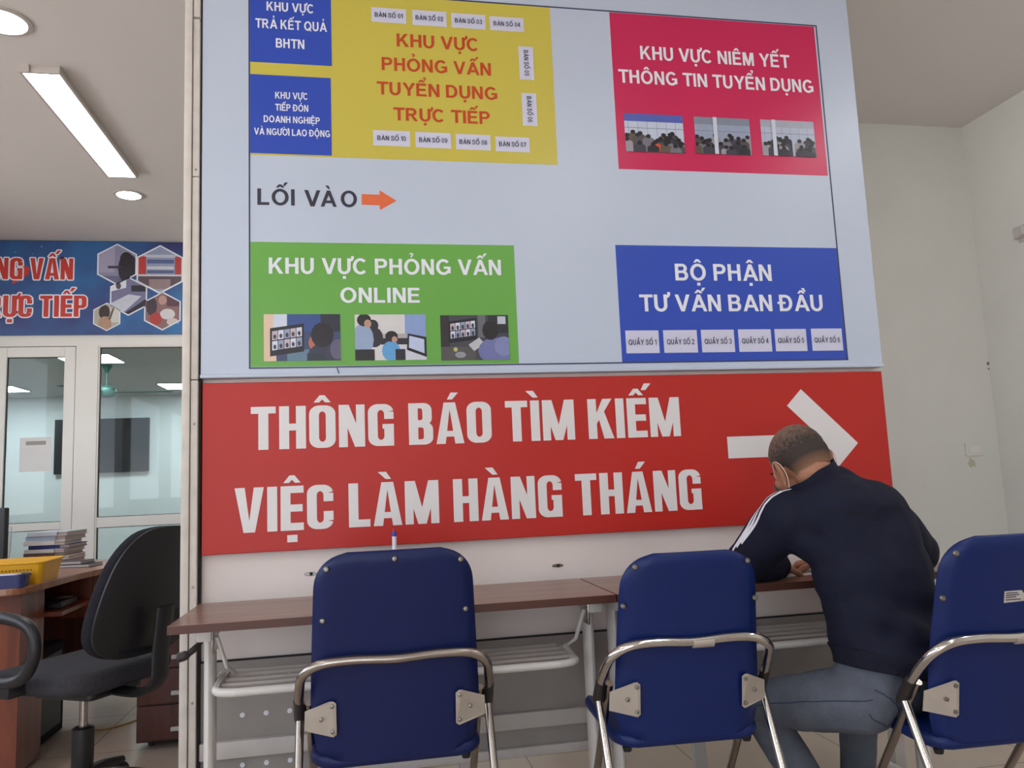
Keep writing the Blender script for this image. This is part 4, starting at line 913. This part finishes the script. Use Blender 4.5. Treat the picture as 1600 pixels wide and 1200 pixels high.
# things on the tables
pp = thing('form_sheet', 'white paper form on the table under the writing hands', 'paper', (1.31, -.165, .7502), math.radians(8))
k = MB(); k.box((-.105, -.13, 0), (.105, .13, .0015), M_PAPER); k.build('sheet', pp)
k = MB()
for i in range(9): k.poly([(-.085, -.1+i*.022, .0017), (.05+.03*(i % 3-1), -.1+i*.022, .0017), (.05+.03*(i % 3-1), -.097+i*.022, .0017), (-.085, -.097+i*.022, .0017)], M_STEELG)
k.build('ruled_lines', pp)
pn = thing('ballpoint_pen', 'blue ballpoint pen held in the right hand of the seated person', 'pen', (1.352, -.118, .7525))
k = MB(); k.tube([(0, 0, 0), (.004, -.006, .012), (.042, -.062, .105)], [.0008, .004, .004], M_BLUE, 10); k.build('barrel', pn)
k = MB(); k.tube([(.042, -.062, .105), (.047, -.069, .117)], [.0035, .0028], M_BLACK, 8); k.build('push_button', pn)
sp = thing('desk_pen', 'white pen with blue and red tip standing upright behind the leftmost blue chair', 'pen', (.082, -.12, .75))
k = MB(); k.lathe([(.034, 0), (.034, .004), (.014, .010), (.008, .03), (.006, .032)], (0, 0, 0), M_BLACK, 24); k.build('base', sp)
k = MB(); k.tube([(0, 0, .028), (.001, 0, .178)], .0068, M_TXW, 12); k.build('barrel', sp)
k = MB(); k.tube([(.001, 0, .178), (.001, 0, .194)], [.0066, .0064], M_BLUE, 12); k.build('blue_band', sp)
k = MB(); k.tube([(.001, 0, .194), (.000, 0, .202)], [.0064, .003], M_RED, 12); k.build('red_tip', sp)
for x, z, lab in ((-.178, .815, 'small scuffed metal clip on the white panel left of the leftmost blue chair'), (.63, .792, 'small scuffed metal clip on the white panel between the two empty blue chairs')):
    t = thing('metal_clip', lab, 'clip', (x, .036, z)); k = MB(); k.prism(ell(0, 0, .020, .006, 18), 'y', -.003, 0, M_SCREW, .001, 1); k.build('plate', t)
    k = MB(); k.lathe([(.0055, -.003), (.0045, -.006)], (.002, 0, 0), M_GAP, 12, 'y'); k.build('boss', t)

# ------------------------------------------------------------------ right wall fittings
t = thing('wall_socket', 'small white socket plate with a dirty stain on the right-hand wall', 'socket', (3.27, 1.186, 1.145))
k = MB(); k.prism(rrect(-.055, -.036, .055, .036, .006, 3), 'y', -.010, 0, M_WALL, .003, 2); k.build('plate', t)
k = MB(); k.prism(rrect(-.035, -.018, .035, .018, .004, 3), 'y', -.0125, -.010, M_FRAMEW, .001, 1); k.build('socket_insert', t)
k = MB(); k.prism([(-.02+.03*math.cos(a*.628)*(.7+.3*math.sin(3*a)), -.075+.032*math.sin(a*.628)*(.8+.3*math.cos(2*a))) for a in range(10)], 'y', -.0008, 0, mat('dirty_stain', (188, 182, 164), .8, var=.1, scale=40)); k.build('stain', t)
t = thing('wall_plug', 'tiny dark screw plug in the white wall corner above the socket', 'screw', (3.425, 1.186, 1.618)); k = MB(); k.lathe([(.010, 0), (.008, -.004), (.002, -.005)], (0, 0, 0), M_SCREW, 12, 'y'); k.build('screw_head', t)
k = MB(); k.lathe([(.005, 0), (.004, -.003)], (0, 0, -.03), M_SCREW, 10, 'y'); k.build('screw_hole', t)
t = thing('wall_bracket', 'small pale bracket on the right wall at the edge of the photo', 'bracket', (3.43, .84, 2.262)); k = MB(); k.prism([(-.03, -.02), (.03, -.03), (.03, .03), (-.03, .03)], 'x', -.05, 0, M_STEELL, .006, 2); k.build('arm', t)
k = MB(); k.box((-.004, -.045, -.045), (0, .045, .045), M_STEELL, .001); k.build('plate', t)

# ------------------------------------------------------------------ ceiling lamps
def strip_lamp(x, y, label, z=CEIL, Ly=1.2, w=.15):
    t = thing('strip_light', label, 'ceiling light', (x, y, z), 0, 'strip lights on the hall ceiling')
    k = MB(); k.box((-w/2-.012, -Ly/2-.012, -.03), (-w/2, Ly/2+.012, 0), M_LAMPBODY); k.box((w/2, -Ly/2-.012, -.03), (w/2+.012, Ly/2+.012, 0), M_LAMPBODY); k.box((-w/2, -Ly/2-.012, -.03), (w/2, -Ly/2, 0), M_LAMPBODY); k.box((-w/2, Ly/2, -.03), (w/2, Ly/2+.012, 0), M_LAMPBODY); k.box((-w/2, -Ly/2, -.006), (w/2, Ly/2, 0), M_LAMPBODY); k.build('housing', t)
    k = MB(); k.box((-w/2+.002, -Ly/2+.004, -.026), (w/2-.002, Ly/2-.004, -.010), M_TUBE); k.build('diffuser', t)
    for yy in (-.25, -.1):
        k = MB(); k.lathe([(.006, -.0), (.006, -.035)], (w/2+.006, -Ly/2-.02+.0*yy, 0) if yy == -.1 else (-w/2+.03, -Ly/2-.02, 0), M_LAMPBODY, 10); k.build('mounting_clip', t)
    return t
strip_lamp(-1.39, 1.63, 'long bright strip light on the ceiling at upper left')
for x, y in ((-1.39, -1.9), (-1.39, -4.6), (1.3, -2.2), (1.3, -4.8), (2.75, -1.3)): strip_lamp(x, y, 'unseen strip light added on the hall ceiling to light the board and walls')  # lamps out of view, added to brighten the board and the niche wall
def downlight(x, y, label, z=CEIL, r=.072):
    t = thing('downlight', label, 'ceiling light', (x, y, z), 0, 'round downlights on the ceiling')
    k = MB(); k.lathe([(r+.02, 0), (r+.018, -.006), (r, -.008), (r, 0)], (0, 0, 0), M_LAMPBODY, 32); k.build('trim_ring', t)
    k = MB(); k.lathe([(r, -.002), (r*.9, -.010), (r*.3, -.014)], (0, 0, 0), M_DOWN, 32); k.build('lens', t)
downlight(-1.40, .665, 'round downlight at the top left corner nearest the viewer', r=.09)
downlight(-1.455, 2.60, 'round downlight between the strip light and the blue banner')
for x, y in ((-1.5, -3.3), (-.6, -5.2), (-2.6, -3.4)): downlight(x, y, 'round downlight on the hall ceiling behind the viewer')

# ------------------------------------------------------------------ banner above the glazing
bx0, bx1, bz0, bz1 = -3.28, -1.338, 2.285, 2.995; by = 3.600
ban = thing('blue_banner', 'blue starry banner with red lettering and hexagon pictures above the glass door', 'banner', (-2.3, by, bz0)); BO = Vector((-2.3, by, bz0))
def npart(mb, name, parent=ban): mb.v = [tuple(Vector(v)-BO) for v in mb.v]; return mb.build(name, parent, recalc=False)
k = MB(); k.box((bx0, by, bz0), (bx1, by+.028, bz1), M_BANNER, .001); npart(k, 'panel')
for tx, xr, q, cap in (('PHỎNG VẤN', 114, (114, 437), 404), ('TRỰC TIẾP', 135, (135, 495), 462)):
    b = at(*q, y=by); c = at(q[0], cap, y=by); h = c.z-b.z; wd = h*(5.0 if tx[0] == 'P' else 4.75)
    k = MB(); sign_text(k, tx, M_TXW, b.x-wd, b.x, b.z, h, by-.0012, .009); sign_text(k, tx, mat('banner_red', (198, 52, 42), .4, var=.02), b.x-wd, b.x, b.z, h, by-.0022); npart(k, 'lettering')
def hexagon(cx, cy, rpx, shapes):
    c = at(cx, cy, y=by); r = rpx*.00516; H_ = lambda rr, yy: [(c.x+rr*math.sin(math.pi/3*i), yy, c.z+rr*math.cos(math.pi/3*i)) for i in range(6)]
    k = MB(); k.prism([(v[0], v[2]) for v in H_(r, 0)], 'y', by-.0012, by, M_TXW)
    base = H_(r*.93, by-.0016); inner = [(v[0], v[2]) for v in base]
    def clip_hex(poly):
        for i in range(6):
            a, b = inner[i], inner[(i+1) % 6]; o = []
            f = lambda p: (b[0]-a[0])*(p[1]-a[1])-(b[1]-a[1])*(p[0]-a[0]) <= 0
            for j in range(len(poly)):
                p, q = poly[j-1], poly[j]
                if f(p) != f(q):
                    dp = (b[0]-a[0])*(p[1]-a[1])-(b[1]-a[1])*(p[0]-a[0]); dq = (b[0]-a[0])*(q[1]-a[1])-(b[1]-a[1])*(q[0]-a[0]); t = dp/(dp-dq); o.append((p[0]+(q[0]-p[0])*t, p[1]+(q[1]-p[1])*t))
                if f(q): o.append(q)
            poly = o
            if not poly: break
        return poly
    for i, (col, p) in enumerate(shapes):
        pl = clip_hex([(c.x+(u-.5)*2*r, c.z+(v-.5)*2*r) for u, v in p])
        if len(pl) > 2: k.poly([(u, by-.0016-.0001*i, v) for u, v in pl], ink(col))
    npart(k, 'hexagon_picture')
hexagon(183, 413, 31, [((142, 142, 170), R_(0, 0, 1, 1)), ((166, 160, 186), R_(0, .3, .45, .9)), ((104, 104, 132), R_(0, 0, 1, .22)), ((44, 40, 52), ell(.74, .4, .22, .36)), ((60, 54, 72), R_(.3, .4, .6, .46)), ((40, 36, 46), ell(.70, .62, .14, .18))])
hexagon(250, 421, 37, [((150, 160, 190), R_(0, 0, 1, 1)), ((196, 200, 214), R_(.2, .74, .8, .8)), ((190, 60, 56), R_(.1, .4, .24, .76)), ((190, 60, 56), R_(.78, .4, .92, .76)), ((90, 104, 150), R_(.26, .62, .76, .70)), ((206, 208, 216), R_(.26, .5, .76, .56)), ((88, 100, 144), R_(.26, .42, .76, .48)), ((90, 76, 84), R_(0, .14, 1, .38)), ((150, 128, 130), R_(.3, .1, .7, .3)), ((214, 210, 210), R_(.1, .36, .9, .39))])
hexagon(201, 463, 29, [((120, 118, 150), R_(0, 0, 1, 1)), ((222, 226, 236), [(.08, .62), (.44, .72), (.44, .94), (.08, .86)]), ((196, 200, 212), [(.05, .3), (.5, .55), (.8, .5), (.4, .1)]), ((48, 44, 58), [(.4, .06), (.94, .46), (.94, .2), (.5, -.1)]), ((46, 44, 56), R_(.56, .62, .9, .78)), ((90, 80, 90), ell(.26, .76, .06, .08))])
hexagon(254, 486, 29, [((140, 104, 104), R_(0, 0, 1, 1)), ((70, 58, 70), ell(.24, .62, .13, .24)), ((190, 150, 140), ell(.5, .78, .1, .12)), ((214, 208, 212), ell(.62, .42, .18, .14)), ((90, 60, 74), R_(.6, .62, 1, .95)), ((176, 60, 56), ell(.34, .3, .14, .16)), ((210, 196, 190), ell(.74, .22, .14, .1))])
hexagon(167, 495, 21, [((176, 170, 160), R_(0, 0, 1, 1)), ((206, 204, 196), R_(.55, .3, 1, .8)), ((60, 48, 46), ell(.42, .66, .18, .26)), ((176, 140, 116), ell(.44, .24, .22, .28)), ((100, 80, 70), [(.54, .4), (.68, .8), (.74, .8), (.62, .4)])])
k = MB(); c = at(34, 428, y=by); k.poly([(c.x+.05*u, by-.0008, c.z+.05*v) for u, v in ((-1.2, -1.6), (-.2, -1.0), (.9, -.1), (1.1, .9), (.5, 1.3), (-.2, .9), (-.9, 1.0), (-1.4, .3))], mat('banner_red', (198, 52, 42))); npart(k, 'heart_mark')

# ------------------------------------------------------------------ meeting room contents seen through the glass
a, b = at(86, 656, y=10.74), at(232.5, 736, y=10.74)
t = thing('television', 'large black wall television in the meeting room behind the glass', 'television', ((a.x+b.x)/2, 10.8, (a.z+b.z)/2)); hw, hh = (b.x-a.x)/2, (a.z-b.z)/2
k = MB(); k.box((-hw, -.07, -hh), (hw, -.025, hh), M_BLACK, .006); k.build('casing', t); k = MB(); k.box((-hw+.015, -.0725, -hh+.025), (hw-.015, -.070, hh-.015), M_TVS); k.build('screen', t); k = MB(); k.box((-.3, -.025, -.2), (.3, 0, .2), M_BLACK); k.build('wall_mount', t)
def led(x0, x1, y0, y1, lab):
    t = thing('led_panel', lab, 'ceiling light', ((x0+x1)/2, (y0+y1)/2, 2.68), 0, 'square light panels in the meeting room'); w, d = (x1-x0)/2, (y1-y0)/2
    k = MB(); k.box((-w, -d, -.012), (w, d, 0), M_LAMPBODY); k.build('frame', t); k = MB(); k.box((-w+.015, -d+.015, -.0145), (w-.015, d-.015, -.012), M_LED); k.build('diffuser', t)
led(-3.40, -2.79, 6.75, 7.37, 'square light panel seen at the top of the glass pane left of the board'); led(-2.93, -2.32, 9.35, 9.98, 'square light panel seen through the glass beside the white post'); led(-5.40, -4.80, 9.30, 9.95, 'square light panel seen through the glass door')
led(-1.2, -.6, 6.7, 7.3, 'square light panel in the meeting room hidden by the board')
fx = at(166, 636, y=7.6); t = thing('ceiling_fan', 'teal ceiling fan hanging in the meeting room behind the glass', 'ceiling fan', (fx.x, 7.6, 2.68))
k = MB(); k.lathe([(.010, -.26), (.010, -.10), (.015, -.10), (.055, -.02), (.065, 0)], (0, 0, 0), M_TEAL, 20); k.build('down_rod', t)
k = MB(); k.lathe([(.03, -.40), (.09, -.385), (.11, -.34), (.10, -.29), (.03, -.25)], (0, 0, 0), M_TEAL, 28); k.build('motor', t)
for i in range(3):
    k = MB(); an = math.radians(8+120*i); pts = [(.09, -.03), (.2, -.05), (.72, -.065), (.74, 0), (.72, .065), (.2, .05), (.09, .03)]; c, s = math.cos(an), math.sin(an)
    k.prism([(c*x-s*y, s*x+c*y) for x, y in pts], 'z', -.335, -.328, M_TEAL, .002, 1); k.build('blade', t)
a, b = at(31, 684, y=YB+.016), at(80, 736, y=YB+.016)
t = thing('paper_notice', 'white paper notice with dark heading strip taped on the glass door', 'paper', ((a.x+b.x)/2, YB+.0185, (a.z+b.z)/2)); hw, hh = (b.x-a.x)/2, (a.z-b.z)/2
k = MB(); k.box((-hw, -.001, -hh), (hw, 0, hh), M_PAPER); k.build('sheet', t); k = MB(); k.box((-hw*.62, -.0014, hh*.55), (hw*.62, -.001, hh*.78), M_STEELG); k.build('heading_strip', t)

# ------------------------------------------------------------------ office corner on the left
desk = thing('office_desk', 'reddish wooden office desk with curved edge left of the board', 'desk', (-1.9, 1.4, 0)); DO = Vector((-1.9, 1.4, 0))
def dpart(mb, name, parent=desk): mb.v = [tuple(Vector(v)-DO) for v in mb.v]; return mb.build(name, parent)
edge = [(p.x, p.y) for p in spline([(-1.40, .80, 0), (-1.315, .845, 0), (-1.292, 1.05, 0), (-1.275, 1.30, 0), (-1.235, 1.50, 0), (-1.165, 1.72, 0)], 5)]
top = [(-2.75, .80)]+edge+[(-1.20, 1.86), (-1.40, 2.12), (-2.75, 2.30)]
k = MB(); k.prism(top, 'z', .722, .75, M_DESKTOP, .004, 2); dpart(k, 'desktop')
k = MB(); k.box((-2.70, .95, .02), (-1.37, .975, .722), M_REDWOOD); k.box((-1.395, .975, .02), (-1.37, 1.19, .722), M_REDWOOD); k.box((-1.9, 1.165, .02), (-1.395, 1.19, .722), M_REDWOOD); dpart(k, 'near_cabinet')
k = MB(); k.tube([(-1.70, .945, .30), (-1.70, .930, .31), (-1.70, .930, .41), (-1.70, .945, .42)], .006, M_CHROME, 8); dpart(k, 'cabinet_handle')
k = MB(); k.box((-1.95, 2.02, .10), (-1.24, 2.04, .722), M_DARKWOOD); dpart(k, 'modesty_panel')
k = MB(); k.box((-1.90, 1.19, .585), (-1.30, 1.58, .603), M_REDWOOD); k.box((-1.90, 1.57, .585), (-1.30, 1.588, .722), M_REDWOOD); k.box((-1.90, 1.19, .60), (-1.88, 1.58, .722), M_DARKWOOD); dpart(k, 'shelf')
k = MB(); k.box((-1.90, 1.588, .52), (-1.225, 1.80, .722), M_REDWOOD); k.box((-1.88, 2.02, 0), (-1.84, 2.06, .12), M_DARKWOOD); dpart(k, 'hanging_drawer')
k = MB(); k.lathe([(.007, 0), (.009, .008), (.004, .012)], (-1.225, 1.70, .655), M_CHROMED, 12, 'x'); dpart(k, 'drawer_lock')
t = thing('document_pouch', 'dark flat pouch lying on the shelf under the desktop', 'pouch', (-1.45, 1.35, .6045)); k = MB(); k.box((-.12, -.09, 0), (.12, .12, .03), M_BLACK, .008); k.build('body', t); k = MB(); k.box((.05, .05, .031), (.11, .10, .034), M_STEELG, .001); k.build('flap', t)
cab = thing('drawer_pedestal', 'dark red wooden pedestal with three drawers behind the office chair', 'cabinet', (-.74, 1.42, 0)); 
k = MB(); k.box((-.25, -.24, .030), (.25, .24, .70), M_DARKWOOD, .003); k.box((-.27, -.26, .70), (.27, .26, .722), M_REDWOOD, .003); k.build('carcass', cab)
for i in range(3):
    z0 = .04+.150*i; k = MB(); k.box((-.24, -.258, z0), (.24, -.24, z0+.143), M_DARKWOOD, .003); d = k.build('drawer', cab)
    k = MB(); k.box((-.105, -.272, z0+.034), (.005, -.258, z0+.052), M_STEELL, .004); k.build('handle', d)
for x in (-.2, .2):
    for y in (-.19, .19): k = MB(); k.lathe([(.013, -.01), (.015, 0), (.013, .01)], (x, y, .0152), M_RUBBER, 14, 'x'); k.box((x-.012, y-.012, .015), (x+.012, y+.012, .031), M_PLASTIC); k.build('caster', cab)

# office chair: sits facing the desk, its back towards the hall
oc = thing('office_chair', 'black fabric office chair with loop armrests in front of the desk', 'office chair', (-1.01, .58, 0), math.radians(60))   # local +y is forward
k = MB(); k.prism(rrect(-.235, -.22, .235, .24, .09), 'z', .435, .51, M_GREYFAB, .03, 5, True); s_ = k.build('seat', oc)
for v in s_.data.vertices: v.co.z += -.05*max(0, (v.co.y-.1))-.012*(1-(v.co.x/.235)**2)
k = MB(); k.prism(rrect(-.12, -.16, .12, .12, .03), 'z', .395, .435, M_BLACK, .01, 2); k.build('mechanism', oc)
out = [(p.x, p.y) for p in spline([(-.215, .60, 0), (-.225, .70, 0), (-.19, .86, 0), (-.115, .955, 0), (0, .975, 0), (.115, .955, 0), (.19, .86, 0), (.225, .70, 0), (.215, .60, 0), (.14, .545, 0), (0, .535, 0), (-.14, .545, 0)], 5, True)]
k = MB(); k.prism(out, 'y', -.285, -.225, M_BLACKFAB, .022, 4, True); b_ = k.build('backrest', oc)
for v in b_.data.vertices: v.co.y += -.22*(v.co.z-.55)+.6*v.co.x**2
k = MB(); k.prism(out, 'y', -.292, -.283, M_BLACK, .004, 2, True); b2 = k.build('back_shell', oc)
for v in b2.data.vertices: v.co.x *= 1.01; v.co.y += -.22*(v.co.z-.55)+.6*v.co.x**2
k = MB(); k.tube(spline([(0, -.12, .41), (0, -.26, .405), (0, -.335, .45), (0, -.345, .55), (0, -.365, .70)], 6), .03, M_BLACK, 12, squash=(1.3, .5)); k.build('back_bar', oc)
for s in (-1, 1):
    k = MB(); k.tube(spline([(s*.285, -.06, .52), (s*.285, -.10, .60), (s*.285, -.07, .672), (s*.285, .05, .70), (s*.285, .16, .68), (s*.285, .19, .60), (s*.285, .13, .515), (s*.285, .03, .492)], 6, True), .020, M_BLACK, 12, True); k.box((s*.235-.06, -.0, .44), (s*.235+.055, .11, .495), M_BLACK, .01); k.build('armrest', oc)
k = MB(); k.tube([(0, 0, .24), (0, 0, .40)], .014, M_CHROMED, 14); k.build('gas_lift', oc)
k = MB(); k.lathe([(.034, .075), (.036, .08), (.036, .27), (.028, .275)], (0, 0, 0), M_BLACK, 20); k.build('lift_cover', oc)
for i in range(5):
    a = math.radians(72*i+20); c, s = math.cos(a), math.sin(a); k = MB(); k.tube([(0, 0, .10), (.15*c, .15*s, .09), (.29*c, .29*s, .065)], [.03, .024, .016], M_BLACK, 10); lg = k.build('base_spoke', oc)
    k = MB(); k.lathe([(.022, -.018), (.026, -.016), (.026, .016), (.022, .018)], (.29*c, .29*s, .0262), M_RUBBER, 16, 'x'); k.build('caster', lg)

# things on the desk
t = thing('monitor', 'black computer monitor on the desk at the far left edge', 'monitor', (-1.975, 1.74, .75), math.radians(-14))
k = MB(); k.box((-.26, -.02, .035), (.26, .015, .305), M_BLACK, .006); k.build('casing', t); k = MB(); k.box((-.245, .015, .05), (.245, .017, .292), M_TVS); k.build('screen', t); k = MB(); k.lathe([(.10, 0), (.10, .008), (.02, .015), (.018, .13)], (0, -.05, 0), M_BLACK, 20); k.box((-.02, -.05, .10), (.02, -.02, .16), M_BLACK); k.build('stand', t)
t0 = at(74, 873, z=.75)
base = Vector((-1.62, 2.02, .75)); cols = [((150, 152, 160), .026), ((216, 216, 216), .018), ((118, 86, 80), .017), ((206, 208, 208), .018), ((46, 58, 120), .020), ((222, 220, 218), .021), ((170, 186, 204), .024), ((196, 204, 212), .020)]
z = .75
for i, (c, h) in enumerate(cols):
    nm = ('grey', 'white', 'brown', 'off-white', 'dark blue', 'white-paged', 'pale blue', 'pale grey')[i]; pos = ('bottom', 'second from bottom', 'third from bottom', 'fourth from bottom', 'fourth from top', 'third from top', 'second from top', 'topmost')[i]
    t = thing('document_binder', '%s document binder, %s in the stack on the desk by the glass' % (nm, pos), 'binder', (base.x+.012*math.sin(i*2.1), base.y+.008*math.cos(i*3), z), math.radians(-6+3*math.sin(i*1.7)), 'document binders stacked on the desk')
    k = MB(); k.box((-.10, -.11, 0), (.10, .11, .003), mat('binder_%d' % i, c, .5)); k.box((-.10, -.11, h-.003), (.10, .11, h), mat('binder_%d' % i, c, .5)); k.box((-.10, -.113, 0), (.05, -.109, h), mat('binder_%d' % i, c, .5)); k.build('cover', t)
    k = MB(); k.box((-.095, -.105, .003), (.096, .105, h-.003), mat('page_block', (196, 176, 164), .8, var=.12, scale=60, stretch=(1, 1, 14))); k.build('pages', t); z += h+.0006
t = thing('wire_letter_stand', 'white wire stand beside the stack of binders on the desk', 'stand', (-1.86, 1.98, .75)); k = MB(); k.tube(spline([(-.12, 0, .005), (-.07, 0, .05), (0, 0, .06), (.012, 0, .15), (.02, 0, .20), (.035, 0, .19), (.03, 0, .08), (.02, 0, .004)], 5), .004, M_TXW, 8); k.build('wire_loop', t); k = MB(); k.box((-.13, -.03, 0), (.05, .03, .006), M_TXW, .002); k.build('base', t)
# yellow basket
ya, yb2 = at(0, 916, z=.75), at(97, 906, z=.75)
bk = thing('yellow_basket', 'yellow perforated plastic basket on the near end of the desk', 'basket', (-1.50, 1.06, .75), math.radians(4))
M_BASK = mat('yellow_plastic', (232, 172, 30), .4, var=.04)
def tray(name, parent, w, d, h, m, flare=.012, holes=None, th=.003):
    k = MB(); V = []; 
    lo = rrect(-w, -d, w, d, .02, 4); hi = rrect(-w-flare, -d-flare, w+flare, d+flare, .025, 4); li = rrect(-w+th, -d+th, w-th, d-th, .018, 4); hi2 = rrect(-w-flare+th, -d-flare+th, w+flare-th, d+flare-th, .023, 4); n = len(lo)
    V = [(*p, 0) for p in lo]+[(*p, h) for p in hi]+[(*p, h) for p in hi2]+[(*p, th) for p in li]
    F = [tuple(range(n-1, -1, -1)), tuple(3*n+i for i in range(n))]
    for r in range(3):
        for i in range(n): F.append((r*n+i, r*n+(i+1) % n, (r+1)*n+(i+1) % n, (r+1)*n+i))
    k.add(V, F, m, False)
    if holes:
        for row in range(2):
            for i in range(26): x = -w+.03+(2*w-.06)*i/25; k.box((x-.003, -d-flare*(.45+.25*row)-.0012, h*(.42+.22*row)), (x+.003, -d-flare*(.45+.25*row)+.001, h*(.42+.22*row)+.006), mat('basket_holes', (120, 86, 20), .7))
    k.build(name, parent)
tray('tub', bk, .19, .125, .085, M_BASK, .016, True)
k = MB(); k.tube([(*p, .085) for p in rrect(-.208, -.143, .208, .143, .028, 5)], .0045, M_BASK, 8, True); k.build('rim', bk)
for i, (c, nm) in enumerate((((208, 206, 200), 'white'), ((176, 190, 206), 'pale blue'))):
    t = thing('paper_bundle', '%s bundle of papers lying in the yellow basket' % nm, 'papers', (-1.52+.015*i, 1.06, .754+.026*i), math.radians(4+2*i)); k = MB(); k.box((-.14, -.10, 0), (.14, .10, .025), mat('bundle_%d' % i, c, .7), .002); k.build('sheets', t); k = MB(); k.box((-.02, -.101, -.0002), (.02, .101, .0256), M_STEELG); k.build('band', t)
bf = thing('blue_tray', 'dark blue plastic document tray holding papers beside the yellow basket', 'tray', (-1.545, .905, .7505), math.radians(4))
bf.location = (-1.545, .848, .75)
tray('tub', bf, .225, .043, .05, mat('navy_plastic', (58, 64, 112), .4, var=.05), .008)
for i in range(2):
    t = thing('loose_papers', ('white sheaf of papers in the dark blue tray', 'crumpled clear plastic sleeve on top of the papers in the dark blue tray')[i], 'papers', (-1.545, .848, .7535+.036*i), math.radians(4)); k = MB(); k.box((-.20, -.033, 0), (.20, .033, .035 if i == 0 else .012), M_PAPER if i == 0 else M_LABEL, .004); k.build('sheets', t)
for i, (x, y, z_, w_, c, lab) in enumerate(((-1.40, 1.70, .75, .085, (50, 48, 62), 'dark notebook lying at the bottom beside the yellow basket'), (-1.425, 1.705, .766, .07, (78, 70, 72), 'brownish black notebook on top of the dark notebook'))):
    t = thing('notebook', lab, 'notebook', (x, y, z_), math.radians(-14), 'two notebooks behind the yellow basket'); k = MB(); k.box((-w_, -.06, 0), (w_, .06, .003), mat('notebook_%d' % i, c, .4), .001); k.box((-w_, -.06, .013), (w_, .06, .0155), mat('notebook_%d' % i, c, .4), .001); k.box((-w_, -.06, 0), (-w_+.004, .06, .0155), mat('notebook_%d' % i, c, .4)); k.build('cover', t); k = MB(); k.box((-w_+.004, -.056, .003), (w_-.003, .056, .013), M_STEELL); k.build('pages', t)
t = thing('power_cable', 'thin yellow cable lying across the floor under the office chair', 'cable', (-1.1, 1.25, 0)); pts = [at(*q, z=.004)-Vector((-1.1, 1.25, 0)) for q in ((146, 1140), (160, 1140), (180, 1136), (200, 1130), (214, 1125))]
k = MB(); k.tube(spline(pts+[pts[-1]+Vector((.1, .1, 0))], 5), .004, mat('yellow_cable', (150, 118, 60), .5), 8); k.build('cord', t)
t = thing('computer_case', 'black computer tower standing in the shadow under the desk', 'computer', (-1.52, 1.42, 0)); k = MB(); k.box((-.09, -.17, .01), (.09, .20, .42), M_BLACKFAB, .006); k.build('casing', t); k = MB(); k.box((.09, -.14, .05), (.093, .16, .38), M_PLASTIC, .002); k.build('side_vent', t)
